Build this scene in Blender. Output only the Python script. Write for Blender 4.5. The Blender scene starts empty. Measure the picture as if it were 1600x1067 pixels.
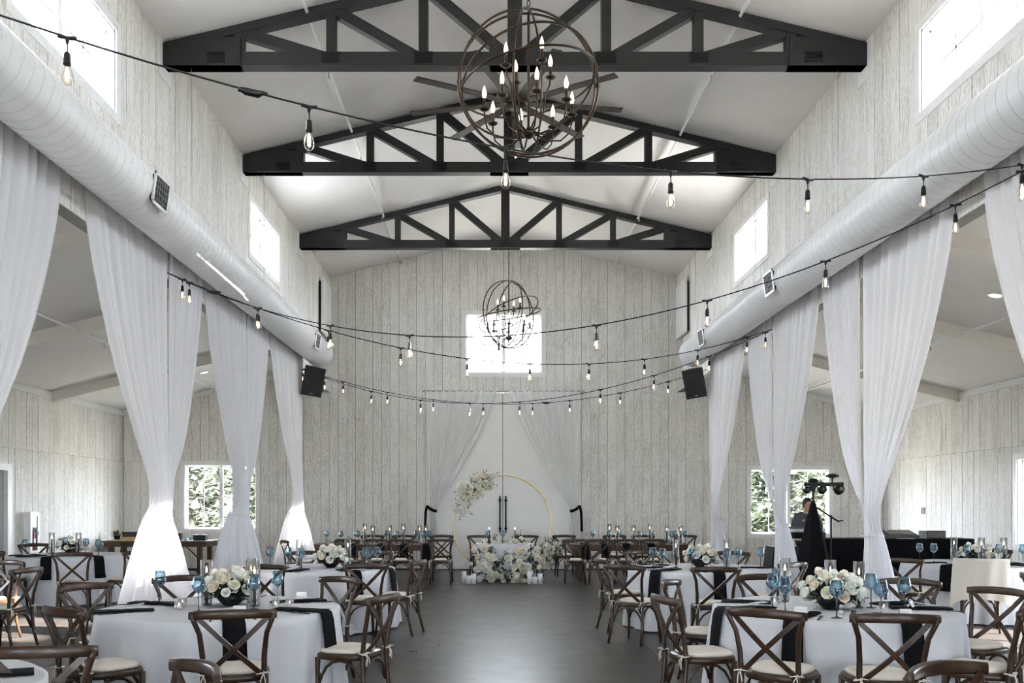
import bpy, math, random
from mathutils import Vector, Matrix, Euler
random.seed(7)
SC = bpy.context.scene
COL = SC.collection
PI = math.pi
# ------------------------------------------------------------------ camera
cam_d = bpy.data.cameras.new('camera'); cam = bpy.data.objects.new('camera', cam_d); COL.objects.link(cam)
cam.location = (0, 0, 1.55); cam.rotation_euler = (PI/2, 0, 0)
cam_d.sensor_width = 36; cam_d.lens = 36*1380/1600
cam_d.shift_x = 31/1600; cam_d.shift_y = 256.5/1600
cam_d.clip_end = 400
SC.camera = cam
# ------------------------------------------------------------------ sky, sun, exposure
W = bpy.data.worlds.new('world'); SC.world = W; W.use_nodes = True
nt = W.node_tree; bg = nt.nodes['Background']
bg.inputs[0].default_value = (0.86, 0.93, 1.0, 1); bg.inputs[1].default_value = 3.0
SUN_DIR = Vector((-8.5, 2.4, -4.95)).normalized()
sd = bpy.data.lights.new('sun', 'SUN'); sd.energy = 9.0; sd.angle = math.radians(0.8); sd.color = (1.0, 0.93, 0.84)
so = bpy.data.objects.new('sun', sd); COL.objects.link(so)
so.rotation_euler = SUN_DIR.to_track_quat('-Z', 'Y').to_euler(); so.location = (30, -8, 20)
SC.view_settings.view_transform = 'Standard'; SC.view_settings.look = 'None'
SC.view_settings.gamma = 1; SC.view_settings.use_curve_mapping = False
SC.view_settings.exposure = 3.82
SC.cycles.max_bounces = 14; SC.cycles.diffuse_bounces = 10; SC.cycles.glossy_bounces = 4
SC.cycles.transmission_bounces = 6; SC.cycles.transparent_max_bounces = 24
SC.cycles.caustics_reflective = False; SC.cycles.caustics_refractive = False
SC.cycles.sample_clamp_indirect = 6.0
SC.cycles.use_denoising = True; SC.cycles.pixel_filter_type = 'BLACKMAN_HARRIS'; SC.cycles.filter_width = 0.9
def portal(x, y, z, sx, sz, d):
    l = bpy.data.lights.new('portal', 'AREA'); l.shape = 'RECTANGLE'; l.size = sx; l.size_y = sz
    l.cycles.is_portal = True
    o = bpy.data.objects.new('portal', l); COL.objects.link(o); o.location = (x, y, z)
    o.rotation_euler = Vector(d).to_track_quat('-Z', 'Z').to_euler()
    return o

# ------------------------------------------------------------------ materials
def newmat(name):
    m = bpy.data.materials.new(name); m.use_nodes = True
    return m, m.node_tree.nodes, m.node_tree.links, m.node_tree.nodes['Principled BSDF']
def mat(name, col, rough=.6, metal=0., var=.12, scale=8., stretch=(1, 1, 1), spec=.5, sheen=0., bump=0., rnd=False):
    m, N, L, P = newmat(name)
    tc = N.new('ShaderNodeTexCoord'); mp = N.new('ShaderNodeMapping'); mp.inputs['Scale'].default_value = stretch
    L.new(tc.outputs['Object'], mp.inputs['Vector'])
    nz = N.new('ShaderNodeTexNoise'); nz.inputs['Scale'].default_value = scale; nz.inputs['Detail'].default_value = 4
    L.new(mp.outputs[0], nz.inputs['Vector'])
    cr = N.new('ShaderNodeValToRGB')
    c0 = [max(0, c*(1-var)) for c in col]; c1 = [min(1, c*(1+var)) for c in col]
    cr.color_ramp.elements[0].color = (*c0, 1); cr.color_ramp.elements[1].color = (*c1, 1)
    cr.color_ramp.elements[0].position = .3; cr.color_ramp.elements[1].position = .7
    L.new(nz.outputs['Fac'], cr.inputs[0]); out = cr.outputs[0]
    if rnd:
        oi = N.new('ShaderNodeObjectInfo'); ad = N.new('ShaderNodeVectorMath'); ad.operation = 'SCALE'
        cb = N.new('ShaderNodeCombineXYZ'); L.new(oi.outputs['Random'], cb.inputs[0]); L.new(oi.outputs['Random'], cb.inputs[2])
        L.new(cb.outputs[0], ad.inputs[0]); ad.inputs['Scale'].default_value = 40; L.new(ad.outputs[0], mp.inputs['Location'])
    L.new(out, P.inputs['Base Color'])
    P.inputs['Roughness'].default_value = rough; P.inputs['Metallic'].default_value = metal
    P.inputs['Specular IOR Level'].default_value = spec
    if sheen: P.inputs['Sheen Weight'].default_value = sheen
    if bump:
        b = N.new('ShaderNodeBump'); b.inputs['Strength'].default_value = bump; b.inputs['Distance'].default_value = .01
        L.new(nz.outputs['Fac'], b.inputs['Height']); L.new(b.outputs[0], P.inputs['Normal'])
    return m
def emis(name, col, strength, sampled=False):
    m = bpy.data.materials.new(name); m.use_nodes = True
    N = m.node_tree.nodes; L = m.node_tree.links; N.clear()
    e = N.new('ShaderNodeEmission'); e.inputs[0].default_value = (*col, 1); e.inputs[1].default_value = strength
    o = N.new('ShaderNodeOutputMaterial'); L.new(e.outputs[0], o.inputs[0])
    m.cycles.emission_sampling = 'AUTO' if sampled else 'NONE'
    return m
def thin_glass(name, tint, f0=.06, gloss=(1, 1, 1), rim=None, k=.6):
    m = bpy.data.materials.new(name); m.use_nodes = True
    N = m.node_tree.nodes; L = m.node_tree.links; N.clear()
    t = N.new('ShaderNodeBsdfTransparent'); g = N.new('ShaderNodeBsdfGlossy'); g.inputs['Roughness'].default_value = .03
    g.inputs['Color'].default_value = (*gloss, 1)
    lw = N.new('ShaderNodeLayerWeight'); lw.inputs['Blend'].default_value = .25
    if rim:
        mx = N.new('ShaderNodeMix'); mx.data_type = 'RGBA'; L.new(lw.outputs['Facing'], mx.inputs[0])
        mx.inputs[6].default_value = (*tint, 1); mx.inputs[7].default_value = (*rim, 1); L.new(mx.outputs[2], t.inputs[0])
    else: t.inputs[0].default_value = (*tint, 1)
    mt = N.new('ShaderNodeMath'); mt.operation = 'MULTIPLY_ADD'; mt.inputs[1].default_value = k; mt.inputs[2].default_value = f0
    L.new(lw.outputs['Fresnel'], mt.inputs[0])
    s = N.new('ShaderNodeMixShader'); L.new(mt.outputs[0], s.inputs[0]); L.new(t.outputs[0], s.inputs[1]); L.new(g.outputs[0], s.inputs[2])
    o = N.new('ShaderNodeOutputMaterial'); L.new(s.outputs[0], o.inputs[0])
    return m
def cloth(name, col, trans=.3, clear=0., scale=60.):
    m = bpy.data.materials.new(name); m.use_nodes = True
    N = m.node_tree.nodes; L = m.node_tree.links; N.clear()
    tc = N.new('ShaderNodeTexCoord'); nz = N.new('ShaderNodeTexNoise'); nz.inputs['Scale'].default_value = scale
    L.new(tc.outputs['Object'], nz.inputs['Vector'])
    cr = N.new('ShaderNodeValToRGB')
    cr.color_ramp.elements[0].color = (*[c*.94 for c in col], 1); cr.color_ramp.elements[1].color = (*[min(1, c*1.03) for c in col], 1)
    L.new(nz.outputs['Fac'], cr.inputs[0])
    d = N.new('ShaderNodeBsdfDiffuse'); t = N.new('ShaderNodeBsdfTranslucent')
    L.new(cr.outputs[0], d.inputs[0]); L.new(cr.outputs[0], t.inputs[0])
    s = N.new('ShaderNodeMixShader'); s.inputs[0].default_value = trans
    L.new(d.outputs[0], s.inputs[1]); L.new(t.outputs[0], s.inputs[2])
    last = s
    if clear:
        tr = N.new('ShaderNodeBsdfTransparent'); s2 = N.new('ShaderNodeMixShader'); s2.inputs[0].default_value = clear
        L.new(s.outputs[0], s2.inputs[1]); L.new(tr.outputs[0], s2.inputs[2]); last = s2
    o = N.new('ShaderNodeOutputMaterial'); L.new(last.outputs[0], o.inputs[0])
    return m
def whitewash(name, hi, lo, amount):
    m, N, L, P = newmat(name)
    tc = N.new('ShaderNodeTexCoord'); oi = N.new('ShaderNodeObjectInfo')
    cb = N.new('ShaderNodeCombineXYZ')
    for k in range(3): L.new(oi.outputs['Random'], cb.inputs[k])
    sc = N.new('ShaderNodeVectorMath'); sc.operation = 'SCALE'; sc.inputs['Scale'].default_value = 57.; L.new(cb.outputs[0], sc.inputs[0])
    ad = N.new('ShaderNodeVectorMath'); ad.operation = 'ADD'; L.new(tc.outputs['Object'], ad.inputs[0]); L.new(sc.outputs[0], ad.inputs[1])
    mp = N.new('ShaderNodeMapping'); mp.inputs['Scale'].default_value = (7, 7, .9); L.new(ad.outputs[0], mp.inputs[0])
    n1 = N.new('ShaderNodeTexNoise'); n1.inputs['Scale'].default_value = 1.6; n1.inputs['Detail'].default_value = 2; L.new(mp.outputs[0], n1.inputs['Vector'])
    # contour rings of a smooth noise = plywood cathedral grain
    mu = N.new('ShaderNodeMath'); mu.operation = 'MULTIPLY'; mu.inputs[1].default_value = 95.; L.new(n1.outputs['Fac'], mu.inputs[0])
    sn = N.new('ShaderNodeMath'); sn.operation = 'SINE'; L.new(mu.outputs[0], sn.inputs[0])
    mp2 = N.new('ShaderNodeMapping'); mp2.inputs['Scale'].default_value = (120, 120, 2.2); L.new(ad.outputs[0], mp2.inputs[0])
    n2 = N.new('ShaderNodeTexNoise'); n2.inputs['Scale'].default_value = 1.; n2.inputs['Detail'].default_value = 3; L.new(mp2.outputs[0], n2.inputs['Vector'])
    n3 = N.new('ShaderNodeTexNoise'); n3.inputs['Scale'].default_value = 1.3; n3.inputs['Detail'].default_value = 3; L.new(ad.outputs[0], n3.inputs['Vector'])
    a1 = N.new('ShaderNodeMath'); a1.operation = 'MULTIPLY_ADD'; a1.inputs[1].default_value = .17; L.new(sn.outputs[0], a1.inputs[0]); L.new(n2.outputs['Fac'], a1.inputs[2])
    a2 = N.new('ShaderNodeMath'); a2.operation = 'MULTIPLY_ADD'; a2.inputs[1].default_value = .55; L.new(n3.outputs['Fac'], a2.inputs[0]); L.new(a1.outputs[0], a2.inputs[2])
    a3 = N.new('ShaderNodeMath'); a3.operation = 'MULTIPLY_ADD'; a3.inputs[1].default_value = .14; L.new(oi.outputs['Random'], a3.inputs[0]); L.new(a2.outputs[0], a3.inputs[2])
    cr = N.new('ShaderNodeValToRGB'); cr.color_ramp.elements[0].position = .55; cr.color_ramp.elements[1].position = .55+amount
    cr.color_ramp.elements[0].color = (*lo, 1); cr.color_ramp.elements[1].color = (*hi, 1)
    L.new(a3.outputs[0], cr.inputs[0]); L.new(cr.outputs[0], P.inputs['Base Color'])
    P.inputs['Roughness'].default_value = .62; P.inputs['Specular IOR Level'].default_value = .35
    b = N.new('ShaderNodeBump'); b.inputs['Strength'].default_value = .25; b.inputs['Distance'].default_value = .004
    L.new(a1.outputs[0], b.inputs['Height']); L.new(b.outputs[0], P.inputs['Normal'])
    return m
M = {}
M['plank'] = whitewash('whitewashed boards', (.82, .805, .77), (.55, .525, .48), .42)
M['groove'] = mat('board backing', (.27, .26, .24), .8)
M['ceiling'] = mat('ceiling paint', (.74, .715, .69), .75, var=.02, scale=3)
M['trim'] = mat('white trim paint', (.80, .80, .79), .45, var=.03)
M['aisle_beam'] = mat('warm white beam paint', (.74, .71, .66), .6, var=.03)
M['truss'] = mat('black stained timber', (.0085, .009, .0095), .55, var=.35, scale=30, stretch=(1, 1, 1))
M['duct'] = mat('white enamelled duct', (.80, .80, .80), .32, var=.02)
M['seam'] = mat('duct seam', (.70, .70, .70), .4, var=.02)
M['grille'] = mat('vent grille grey', (.16, .145, .13), .5)
M['dark'] = mat('vent dark', (.02, .02, .02), .8)
M['sheer'] = cloth('sheer white voile', (.85, .85, .88), .38, .08)
M['sheer2'] = cloth('sheer grey white voile', (.88, .88, .87), .25, .05)
M['linen'] = cloth('white table linen', (.74, .75, .79), .10)
M['ivory'] = cloth('ivory shawl', (.86, .81, .72), .15)
M['cushion'] = mat('cream cushion canvas', (.74, .68, .60), .85, var=.06, scale=90, bump=.2)
M['tie'] = mat('cream tie tape', (.76, .71, .64), .85, var=.05)
M['wood'] = mat('walnut stained bentwood', (.043, .022, .0115), .34, var=.4, scale=14, stretch=(1, 1, 1), rnd=True)
M['table_wood'] = mat('brown farm table wood', (.075, .036, .019), .42, var=.5, scale=4, stretch=(1, 14, 14), rnd=True)
M['black_cloth'] = mat('black napkin cloth', (.0045, .0045, .0055), .9, var=.3, scale=80, spec=.2)
M['black'] = mat('satin black', (.006, .006, .0065), .4, var=.2)
M['black_metal'] = mat('black metal', (.015, .015, .016), .35, metal=.6)
M['bronze'] = mat('oiled bronze', (.055, .036, .024), .38, metal=.8, var=.3)
M['gold'] = mat('brushed gold', (.78, .58, .25), .3, metal=.9, var=.1)
M['card'] = mat('grey menu card', (.62, .62, .66), .6, var=.05)
M['white_card'] = mat('white card', (.85, .85, .85), .6, var=.03)
M['cutlery'] = mat('black steel cutlery', (.03, .03, .035), .25, metal=.8)
M['taper'] = mat('slate blue black taper wax', (.028, .034, .045), .45)
M['wax'] = mat('white wax', (.86, .86, .86), .5, var=.04)
M['steel'] = mat('brushed steel', (.55, .55, .56), .3, metal=.9)
M['bloom'] = mat('ivory petals', (.92, .89, .79), .6, var=.1, scale=20)
M['bloom2'] = mat('blush petals', (.90, .83, .72), .6, var=.1, scale=20)
M['bloom3'] = mat('white petals', (.92, .92, .87), .6, var=.08, scale=20)
M['leaf'] = mat('dark green leaf', (.012, .020, .009), .5, var=.5, scale=30)
M['leaf2'] = mat('grey green eucalyptus leaf', (.055, .072, .058), .55, var=.35, scale=30)
M['leaf3'] = mat('dusty blue leaf', (.10, .125, .165), .6, var=.3, scale=30)
M['tree_leaf'] = mat('tree leaf', (.085, .10, .068), .6, var=.5, scale=3)
M['bark'] = mat('bark', (.12, .09, .07), .9, var=.3)
M['grass'] = mat('pale gravel and dry grass', (.40, .385, .34), .9, var=.3, scale=2)
M['red'] = mat('extinguisher red', (.33, .015, .02), .35)
M['skin'] = mat('skin', (.52, .30, .21), .5, var=.05)
M['hair'] = mat('brown hair', (.035, .02, .012), .6)
M['shirt'] = mat('white shirt', (.75, .75, .78), .8)
M['laptop'] = mat('silver laptop lid', (.17, .17, .19), .35, metal=.5)
M['navy'] = mat('navy bag fabric', (.010, .013, .024), .6, var=.5, scale=12)
M['door_white'] = mat('painted white door', (.80, .795, .775), .5, var=.02)
M['door_grey'] = mat('grey door', (.45, .47, .46), .5, var=.05)
M['green'] = mat('plant green', (.06, .12, .03), .5, var=.4)
M['straw'] = mat('straw tan', (.55, .40, .20), .7, var=.3, scale=40)
M['pane'] = thin_glass('window glass', (.97, .98, 1.), .02)
M['cabinet_glass'] = thin_glass('cabinet glass', (.93, .95, .95), .01, k=.08)
M['clear'] = thin_glass('clear glass', (.96, .97, .97), .05, rim=(.84, .86, .86))
M['bulb_glass'] = thin_glass('bulb glass', (1., .96, .9), .04, rim=(.95, .80, .62))
M['blue_glass'] = thin_glass('blue tinted glass', (.76, .86, .91), .05, rim=(.30, .48, .58))
M['stem'] = thin_glass('smoky blue stem glass', (.36, .47, .53), .08, rim=(.12, .18, .22))
M['filament'] = emis('warm filament', (1., .74, .42), .30)
M['candle_bulb'] = emis('candle bulb', (1., .78, .50), .28, True)
M['flame'] = emis('candle flame', (1., .68, .34), .9)
M['downlight'] = emis('recessed light', (1., .97, .9), .25)
M['logo'] = mat('pale emblem', (.8, .8, .8), .5)
# floor
m, N, L, P = newmat('polished dark concrete'); M['floor'] = m
tc = N.new('ShaderNodeTexCoord'); n1 = N.new('ShaderNodeTexNoise'); n1.inputs['Scale'].default_value = .9; n1.inputs['Detail'].default_value = 7; n1.inputs['Roughness'].default_value = .62
L.new(tc.outputs['Object'], n1.inputs['Vector'])
cr = N.new('ShaderNodeValToRGB'); cr.color_ramp.elements[0].position = .3; cr.color_ramp.elements[1].position = .75
cr.color_ramp.elements[0].color = (.033, .029, .026, 1); cr.color_ramp.elements[1].color = (.055, .049, .045, 1)
L.new(n1.outputs['Fac'], cr.inputs[0]); L.new(cr.outputs[0], P.inputs['Base Color'])
n2 = N.new('ShaderNodeTexNoise'); n2.inputs['Scale'].default_value = 3; n2.inputs['Detail'].default_value = 6; L.new(tc.outputs['Object'], n2.inputs['Vector'])
mr = N.new('ShaderNodeMapRange'); mr.inputs[3].default_value = .24; mr.inputs[4].default_value = .36; P.inputs['Specular IOR Level'].default_value = .24; L.new(n2.outputs['Fac'], mr.inputs[0]); L.new(mr.outputs[0], P.inputs['Roughness'])
bp = N.new('ShaderNodeBump'); bp.inputs['Strength'].default_value = .012; bp.inputs['Distance'].default_value = .01; L.new(n1.outputs['Fac'], bp.inputs['Height']); L.new(bp.outputs[0], P.inputs['Normal'])

# ------------------------------------------------------------------ mesh builder
class MB:
    def __init__(s): s.v = []; s.f = []
    def add(s, vs, fs):
        o = len(s.v); s.v += [tuple(p) for p in vs]; s.f += [tuple(i+o for i in q) for q in fs]; return s
    def box(s, c, d, rot=None):
        x, y, z = d[0]/2, d[1]/2, d[2]/2
        vs = [Vector((a, b, e)) for a in (-x, x) for b in (-y, y) for e in (-z, z)]
        if rot is not None: vs = [rot @ p for p in vs]
        vs = [p + Vector(c) for p in vs]
        return s.add(vs, [(0, 1, 3, 2), (4, 6, 7, 5), (0, 4, 5, 1), (2, 3, 7, 6), (0, 2, 6, 4), (1, 5, 7, 3)])
    def b2(s, a, b):
        return s.box([(p+q)/2 for p, q in zip(a, b)], [abs(q-p) for p, q in zip(a, b)])
    def prism(s, pts, fn, t0, t1):
        n = len(pts)
        vs = [fn(p, t0) for p in pts] + [fn(p, t1) for p in pts]
        return s.add(vs, [tuple(range(n))[::-1], tuple(range(n, 2*n))] + [(i, (i+1) % n, n+(i+1) % n, n+i) for i in range(n)])
    def lathe(s, prof, n=16, c=(0, 0, 0), cap=True):
        vs = []; fs = []
        for r, z in prof:
            for k in range(n):
                a = 2*PI*k/n; vs.append((c[0]+r*math.cos(a), c[1]+r*math.sin(a), c[2]+z))
        for i in range(len(prof)-1):
            for k in range(n):
                k2 = (k+1) % n; fs.append((i*n+k, i*n+k2, (i+1)*n+k2, (i+1)*n+k))
        if cap:
            fs.append(tuple(range(n))[::-1]); q = (len(prof)-1)*n; fs.append(tuple(range(q, q+n)))
        return s.add(vs, fs)
    def tube(s, path, r, n=6, closed=False):
        P = [Vector(p) for p in path]; m = len(P)
        R = r if isinstance(r, (list, tuple)) else [r]*m
        vs = []; prev = None
        for i in range(m):
            a = P[(i-1) % m] if (closed or i > 0) else P[i]; b = P[(i+1) % m] if (closed or i < m-1) else P[i]
            t = (b-a).normalized()
            if prev is None:
                u = t.cross(Vector((0, 0, 1)) if abs(t.z) < .9 else Vector((1, 0, 0))).normalized()
            else:
                u = (prev - t*prev.dot(t)); u = u.normalized() if u.length > 1e-6 else t.orthogonal().normalized()
            prev = u; w = t.cross(u)
            for k in range(n):
                an = 2*PI*k/n; vs.append(P[i] + u*(R[i]*math.cos(an)) + w*(R[i]*math.sin(an)))
        fs = []
        for i in range(m if closed else m-1):
            j = (i+1) % m
            for k in range(n):
                k2 = (k+1) % n; fs.append((i*n+k, i*n+k2, j*n+k2, j*n+k))
        if not closed: fs += [tuple(range(n))[::-1], tuple(range((m-1)*n, m*n))]
        return s.add(vs, fs)
    def sweep(s, path, w, h, up=(0, 0, 1)):
        """rectangular section: w across, h along up"""
        P = [Vector(p) for p in path]; m = len(P); vs = []; up = Vector(up)
        for i in range(m):
            t = (P[min(i+1, m-1)]-P[max(i-1, 0)]).normalized(); sd_ = t.cross(up).normalized(); u2 = sd_.cross(t)
            for a, b in ((-1, -1), (1, -1), (1, 1), (-1, 1)): vs.append(P[i]+sd_*(a*w/2)+u2*(b*h/2))
        fs = [(i*4+k, i*4+(k+1) % 4, i*4+4+(k+1) % 4, i*4+4+k) for i in range(m-1) for k in range(4)]
        fs += [(3, 2, 1, 0), tuple(range(4*m-4, 4*m))]
        return s.add(vs, fs)
    def ball(s, c, r, n=10, m=6):
        r3 = r if isinstance(r, (tuple, list)) else (r, r, r)
        vs = []; fs = []
        for i in range(1, m):
            t = PI*i/m
            for k in range(n):
                a = 2*PI*k/n; vs.append((c[0]+r3[0]*math.sin(t)*math.cos(a), c[1]+r3[1]*math.sin(t)*math.sin(a), c[2]-r3[2]*math.cos(t)))
        b = len(vs); vs += [(c[0], c[1], c[2]-r3[2]), (c[0], c[1], c[2]+r3[2])]
        for i in range(m-2):
            for k in range(n): k2 = (k+1) % n; fs.append((i*n+k, i*n+k2, (i+1)*n+k2, (i+1)*n+k))
        for k in range(n):
            k2 = (k+1) % n; fs += [(b, k2, k), (b+1, (m-2)*n+k, (m-2)*n+k2)]
        return s.add(vs, fs)
    def mesh(s, name, material, smooth=False):
        me = bpy.data.meshes.new(name); me.from_pydata([tuple(p) for p in s.v], [], s.f); me.update()
        me.materials.append(material)
        if smooth: me.shade_smooth()
        return me
def OB(name, me, parent=None, loc=None, rot=None):
    o = bpy.data.objects.new(name, me); COL.objects.link(o)
    if parent: o.parent = parent
    if loc is not None: o.location = loc
    if rot is not None: o.rotation_euler = rot
    return o
def put(name, mb, material, parent=None, smooth=False, loc=None, rot=None):
    return OB(name, mb.mesh(name, material, smooth), parent, loc, rot)
def tag(o, label, cat, group=None):
    o['label'] = label; o['category'] = cat
    if group: o['group'] = group
    return o
def thing(name, label, cat, loc=(0, 0, 0), rz=0., group=None):
    return tag(OB(name, None, None, loc, (0, 0, rz)), label, cat, group)
def struct(name, mb, material, smooth=False):
    o = put(name, mb, material, None, smooth); o['kind'] = 'structure'; return o
def estruct(name, loc=(0, 0, 0), rz=0.):
    o = OB(name, None, None, loc, (0, 0, rz)); o['kind'] = 'structure'; return o
def copy_tree(o, loc=None, rz=None, parent=None):
    c = o.copy(); COL.objects.link(c)
    if parent: c.parent = parent
    for ch in KIDS[o]: copy_tree(ch, parent=c)
    if loc is not None: c.location = loc
    if rz is not None: c.rotation_euler = (0, 0, rz)
    return c
class _K(dict):
    def __missing__(s, o): s[o] = list(o.children); return s[o]
KIDS = _K()
def proto_copy(first, used, loc, rz, label, cat, group=None):
    """the first call moves the model itself, later calls copy it with its parts"""
    if first.get('_used') is None:
        first['_used'] = 1; o = first; o.location = loc; o.rotation_euler = (0, 0, rz)
    else:
        o = copy_tree(first, loc, rz)
    if '_used' in o and o is not first: del o['_used']
    tag(o, label, cat, group); return o

# ------------------------------------------------------------------ room
XL, XR, XC = -3.94, 4.48, .27
AL, AR = -8.95, 9.49
YB, YF = 21.4, -7.5
PITCH = .24
ZW, ZA, ZO = 7.08, 3.85, 4.30           # nave eaves, aisle eaves, opening height
ZR = ZW + PITCH*(XR-XC)
TH = .16
TRUSS_Y = [10.57, 13.93, 18.0]
def roofz(x): return ZR - PITCH*abs(x-XC)
def aislez(x): return ZA + PITCH*((x-AL) if x < 0 else (AR-x))
# floor
fl = struct('floor', MB().b2((AL-TH, YF-TH, -.3), (AR+TH, YB+TH, -.012)), M['groove'])
xs = [AL, -7.3, -4.3, -1.3, 1.7, 4.7, 7.7, AR]; ys = [YF, -4.0, -.4, 3.28, 6.94, 10.6, 14.26, 17.9, YB]
for i in range(len(xs)-1):
    for j in range(len(ys)-1):
        put('slab', MB().b2((xs[i]+.0025, ys[j]+.0025, -.012), (xs[i+1]-.0025, ys[j+1]-.0025, 0)), M['floor'], fl)
struct('ground', MB().b2((-120, -120, -.5), (120, 160, -.32)), M['grass'])
# ceilings
c = MB()
for a, b in ((XL-TH, XC), (XC, XR+TH)):
    c.prism([(a, roofz(a)), (b, roofz(b)), (b, roofz(b)+.25), (a, roofz(a)+.25)], lambda p, t: (p[0], t, p[1]), YF-TH, YB+TH)
struct('ceiling', c, M['ceiling'])
for nm, a, b in (('ceiling_left_aisle', AL-TH, XL), ('ceiling_right_aisle', XR, AR+TH)):
    struct(nm, MB().prism([(a, aislez(a)), (b, aislez(b)), (b, aislez(b)+.2), (a, aislez(a)+.2)], lambda p, t: (p[0], t, p[1]), YF-TH, YB+TH), M['ceiling'])

def rects_minus(u0, u1, v0, v1, holes):
    """split a rectangle round holes into rectangles"""
    us = sorted({u0, u1, *[max(u0, min(u1, h[0])) for h in holes], *[max(u0, min(u1, h[1])) for h in holes]})
    vs = sorted({v0, v1, *[max(v0, min(v1, h[2])) for h in holes], *[max(v0, min(v1, h[3])) for h in holes]})
    out = []
    for a, b in zip(us, us[1:]):
        run = None
        for p, q in zip(vs, vs[1:]):
            cu, cv = (a+b)/2, (p+q)/2
            inside = any(h[0] < cu < h[1] and h[2] < cv < h[3] for h in holes)
            if not inside: run = (a, b, run[2] if run else p, q)
            if inside and run: out.append(run); run = None
        if run: out.append(run)
    return out
_plank_cache = {}
def planks(wall, fn, u0, u1, v0, topf, holes, step=.21, joints=()):
    """boards with open grooves; fn(u,v,w) gives world point, w = distance into the room"""
    n = round((u1-u0)/step); step = (u1-u0)/n
    for i in range(n):
        a, b = u0+i*step+.004, u0+(i+1)*step-.004
        v1 = min(topf(a), topf(b))
        hs = [h for h in holes if h[1] > a and h[0] < b]
        pieces = rects_minus(a, b, v0, v1, hs) if hs else [(a, b, v0, v1)]
        for (p, q, r, t) in pieces:
            cuts = [r] + [j for j in joints if r+.1 < j < t-.1] + [t]
            for r2, t2 in zip(cuts, cuts[1:]):
                if q-p < .012 or t2-r2 < .02: continue
                ta, tb = t2, t2
                if t2 == v1: ta, tb = topf(p), topf(q)
                mb = MB(); o = fn((p+q)/2, r2, 0)
                j = .003 if len(cuts) > 2 else 0
                pr = random.uniform(.012, .016)
                vs = []
                for w in (0, pr):
                    for (u, v) in ((p, r2+j), (q, r2+j), (q, tb-j), (p, ta-j)):
                        e = fn(u, v, w); vs.append((e[0]-o[0], e[1]-o[1], e[2]-o[2]))
                mb.add(vs, [(3, 2, 1, 0), (4, 5, 6, 7), (0, 1, 5, 4), (1, 2, 6, 5), (2, 3, 7, 6), (3, 0, 4, 7)])
                put('plank', mb, M['plank'], wall, loc=o)
def solid(mb, fn, rects, d):
    for (a, b, p, q) in rects:
        vs = [fn(u, v, w) for w in (-d, 0) for (u, v) in ((a, p), (b, p), (b, q), (a, q))]
        mb.add(vs, [(3, 2, 1, 0), (4, 5, 6, 7), (0, 1, 5, 4), (1, 2, 6, 5), (2, 3, 7, 6), (3, 0, 4, 7)])
fnL = lambda u, v, w: (XL+w, u, v)
fnR = lambda u, v, w: (XR-w, u, v)
fnB = lambda u, v, w: (u, YB-w, v)
fnOL = lambda u, v, w: (AL+w, u, v)
fnOR = lambda u, v, w: (AR-w, u, v)
fnF = lambda u, v, w: (u, YF+w, v)
CW = [(7.2, 9.2, 5.64, 6.5), (14.3, 16.2, 5.64, 6.5), (0.1, 2.1, 5.64, 6.5), (-3.4, -1.4, 5.64, 6.5)]  # last two clerestory windows are out of view, added to let in light
holesL = list(CW); holesR = list(CW)
holesOL = [(8.0, 9.6, .95, 2.3), (14.9, 16.35, 0, 2.25)]  # first opening is an unseen window, added for sky light in the aisle
holesOR = [(8.0, 10.2, .85, 2.40), (15.15, 15.95, .85, 2.40)]
holesB = [(-.64, 1.20, 4.76, 6.18), (-7.45, -5.72, .98, 2.54), (6.26, 8.16, .86, 2.43), (-1.5, 2.04, 0, 4.28)]
holesF = [(-.9, 1.45, .05, 2.3), (-7.6, -5.2, .9, 2.5), (5.7, 8.1, .9, 2.5)]  # unseen glazing behind the camera, added to light the hall from the front
hi = lambda u: ZW
for nm, fn, hs in (('wall_left', fnL, holesL), ('wall_right', fnR, holesR)):
    mb = MB(); solid(mb, fn, rects_minus(YF, YB, ZO, ZW+.06, hs), TH)
    w = struct(nm, mb, M['groove']); planks(w, fn, 3.0, YB-.016, ZO, hi, hs)
for nm, fn, hs in (('wall_left_aisle', fnOL, holesOL), ('wall_right_aisle', fnOR, holesOR)):
    mb = MB(); solid(mb, fn, rects_minus(YF, YB, 0, ZA+.06, hs), TH)
    w = struct(nm, mb, M['groove']); planks(w, fn, 6.0, YB-.016, 0, lambda u: ZA, hs, joints=(2.62,))
def topB(x):
    if x < XL: return aislez(x)
    if x > XR: return aislez(x)
    return roofz(x)
mb = MB()
solid(mb, fnB, rects_minus(AL-TH, XL, 0, ZA, holesB), TH); solid(mb, fnB, rects_minus(XR, AR+TH, 0, ZA, holesB), TH)
solid(mb, fnB, rects_minus(XL, XR, 0, ZW, holesB), TH)
for P_ in ([(XL, ZW), (XR, ZW), (XC, ZR)], [(AL-TH, ZA), (XL, ZA), (XL, aislez(XL)+.1)], [(XR, ZA), (AR+TH, ZA), (XR, aislez(XR)+.1)]):
    mb.prism(P_, lambda p, t: (p[0], t, p[1]), YB, YB+TH)
wb = struct('wall_back', mb, M['groove'])
for a, b, jt in ((AL+.016, XL, (2.62,)), (XL, XR, ()), (XR, AR-.016, (2.62,))):
    planks(wb, fnB, a, b, 0, topB, holesB, joints=jt)
mb = MB()
solid(mb, fnF, rects_minus(AL-TH, AR+TH, 0, ZA, holesF), TH)
solid(mb, fnF, rects_minus(XL-TH, XR+TH, ZA, ZR, holesF), TH)
for P_ in ([(AL-TH, ZA), (XL, ZA), (XL, aislez(XL)+.1)], [(XR, ZA), (AR+TH, ZA), (XR, aislez(XR)+.1)]):
    mb.prism(P_, lambda p, t: (p[0], t, p[1]), YF-TH, YF)
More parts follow.
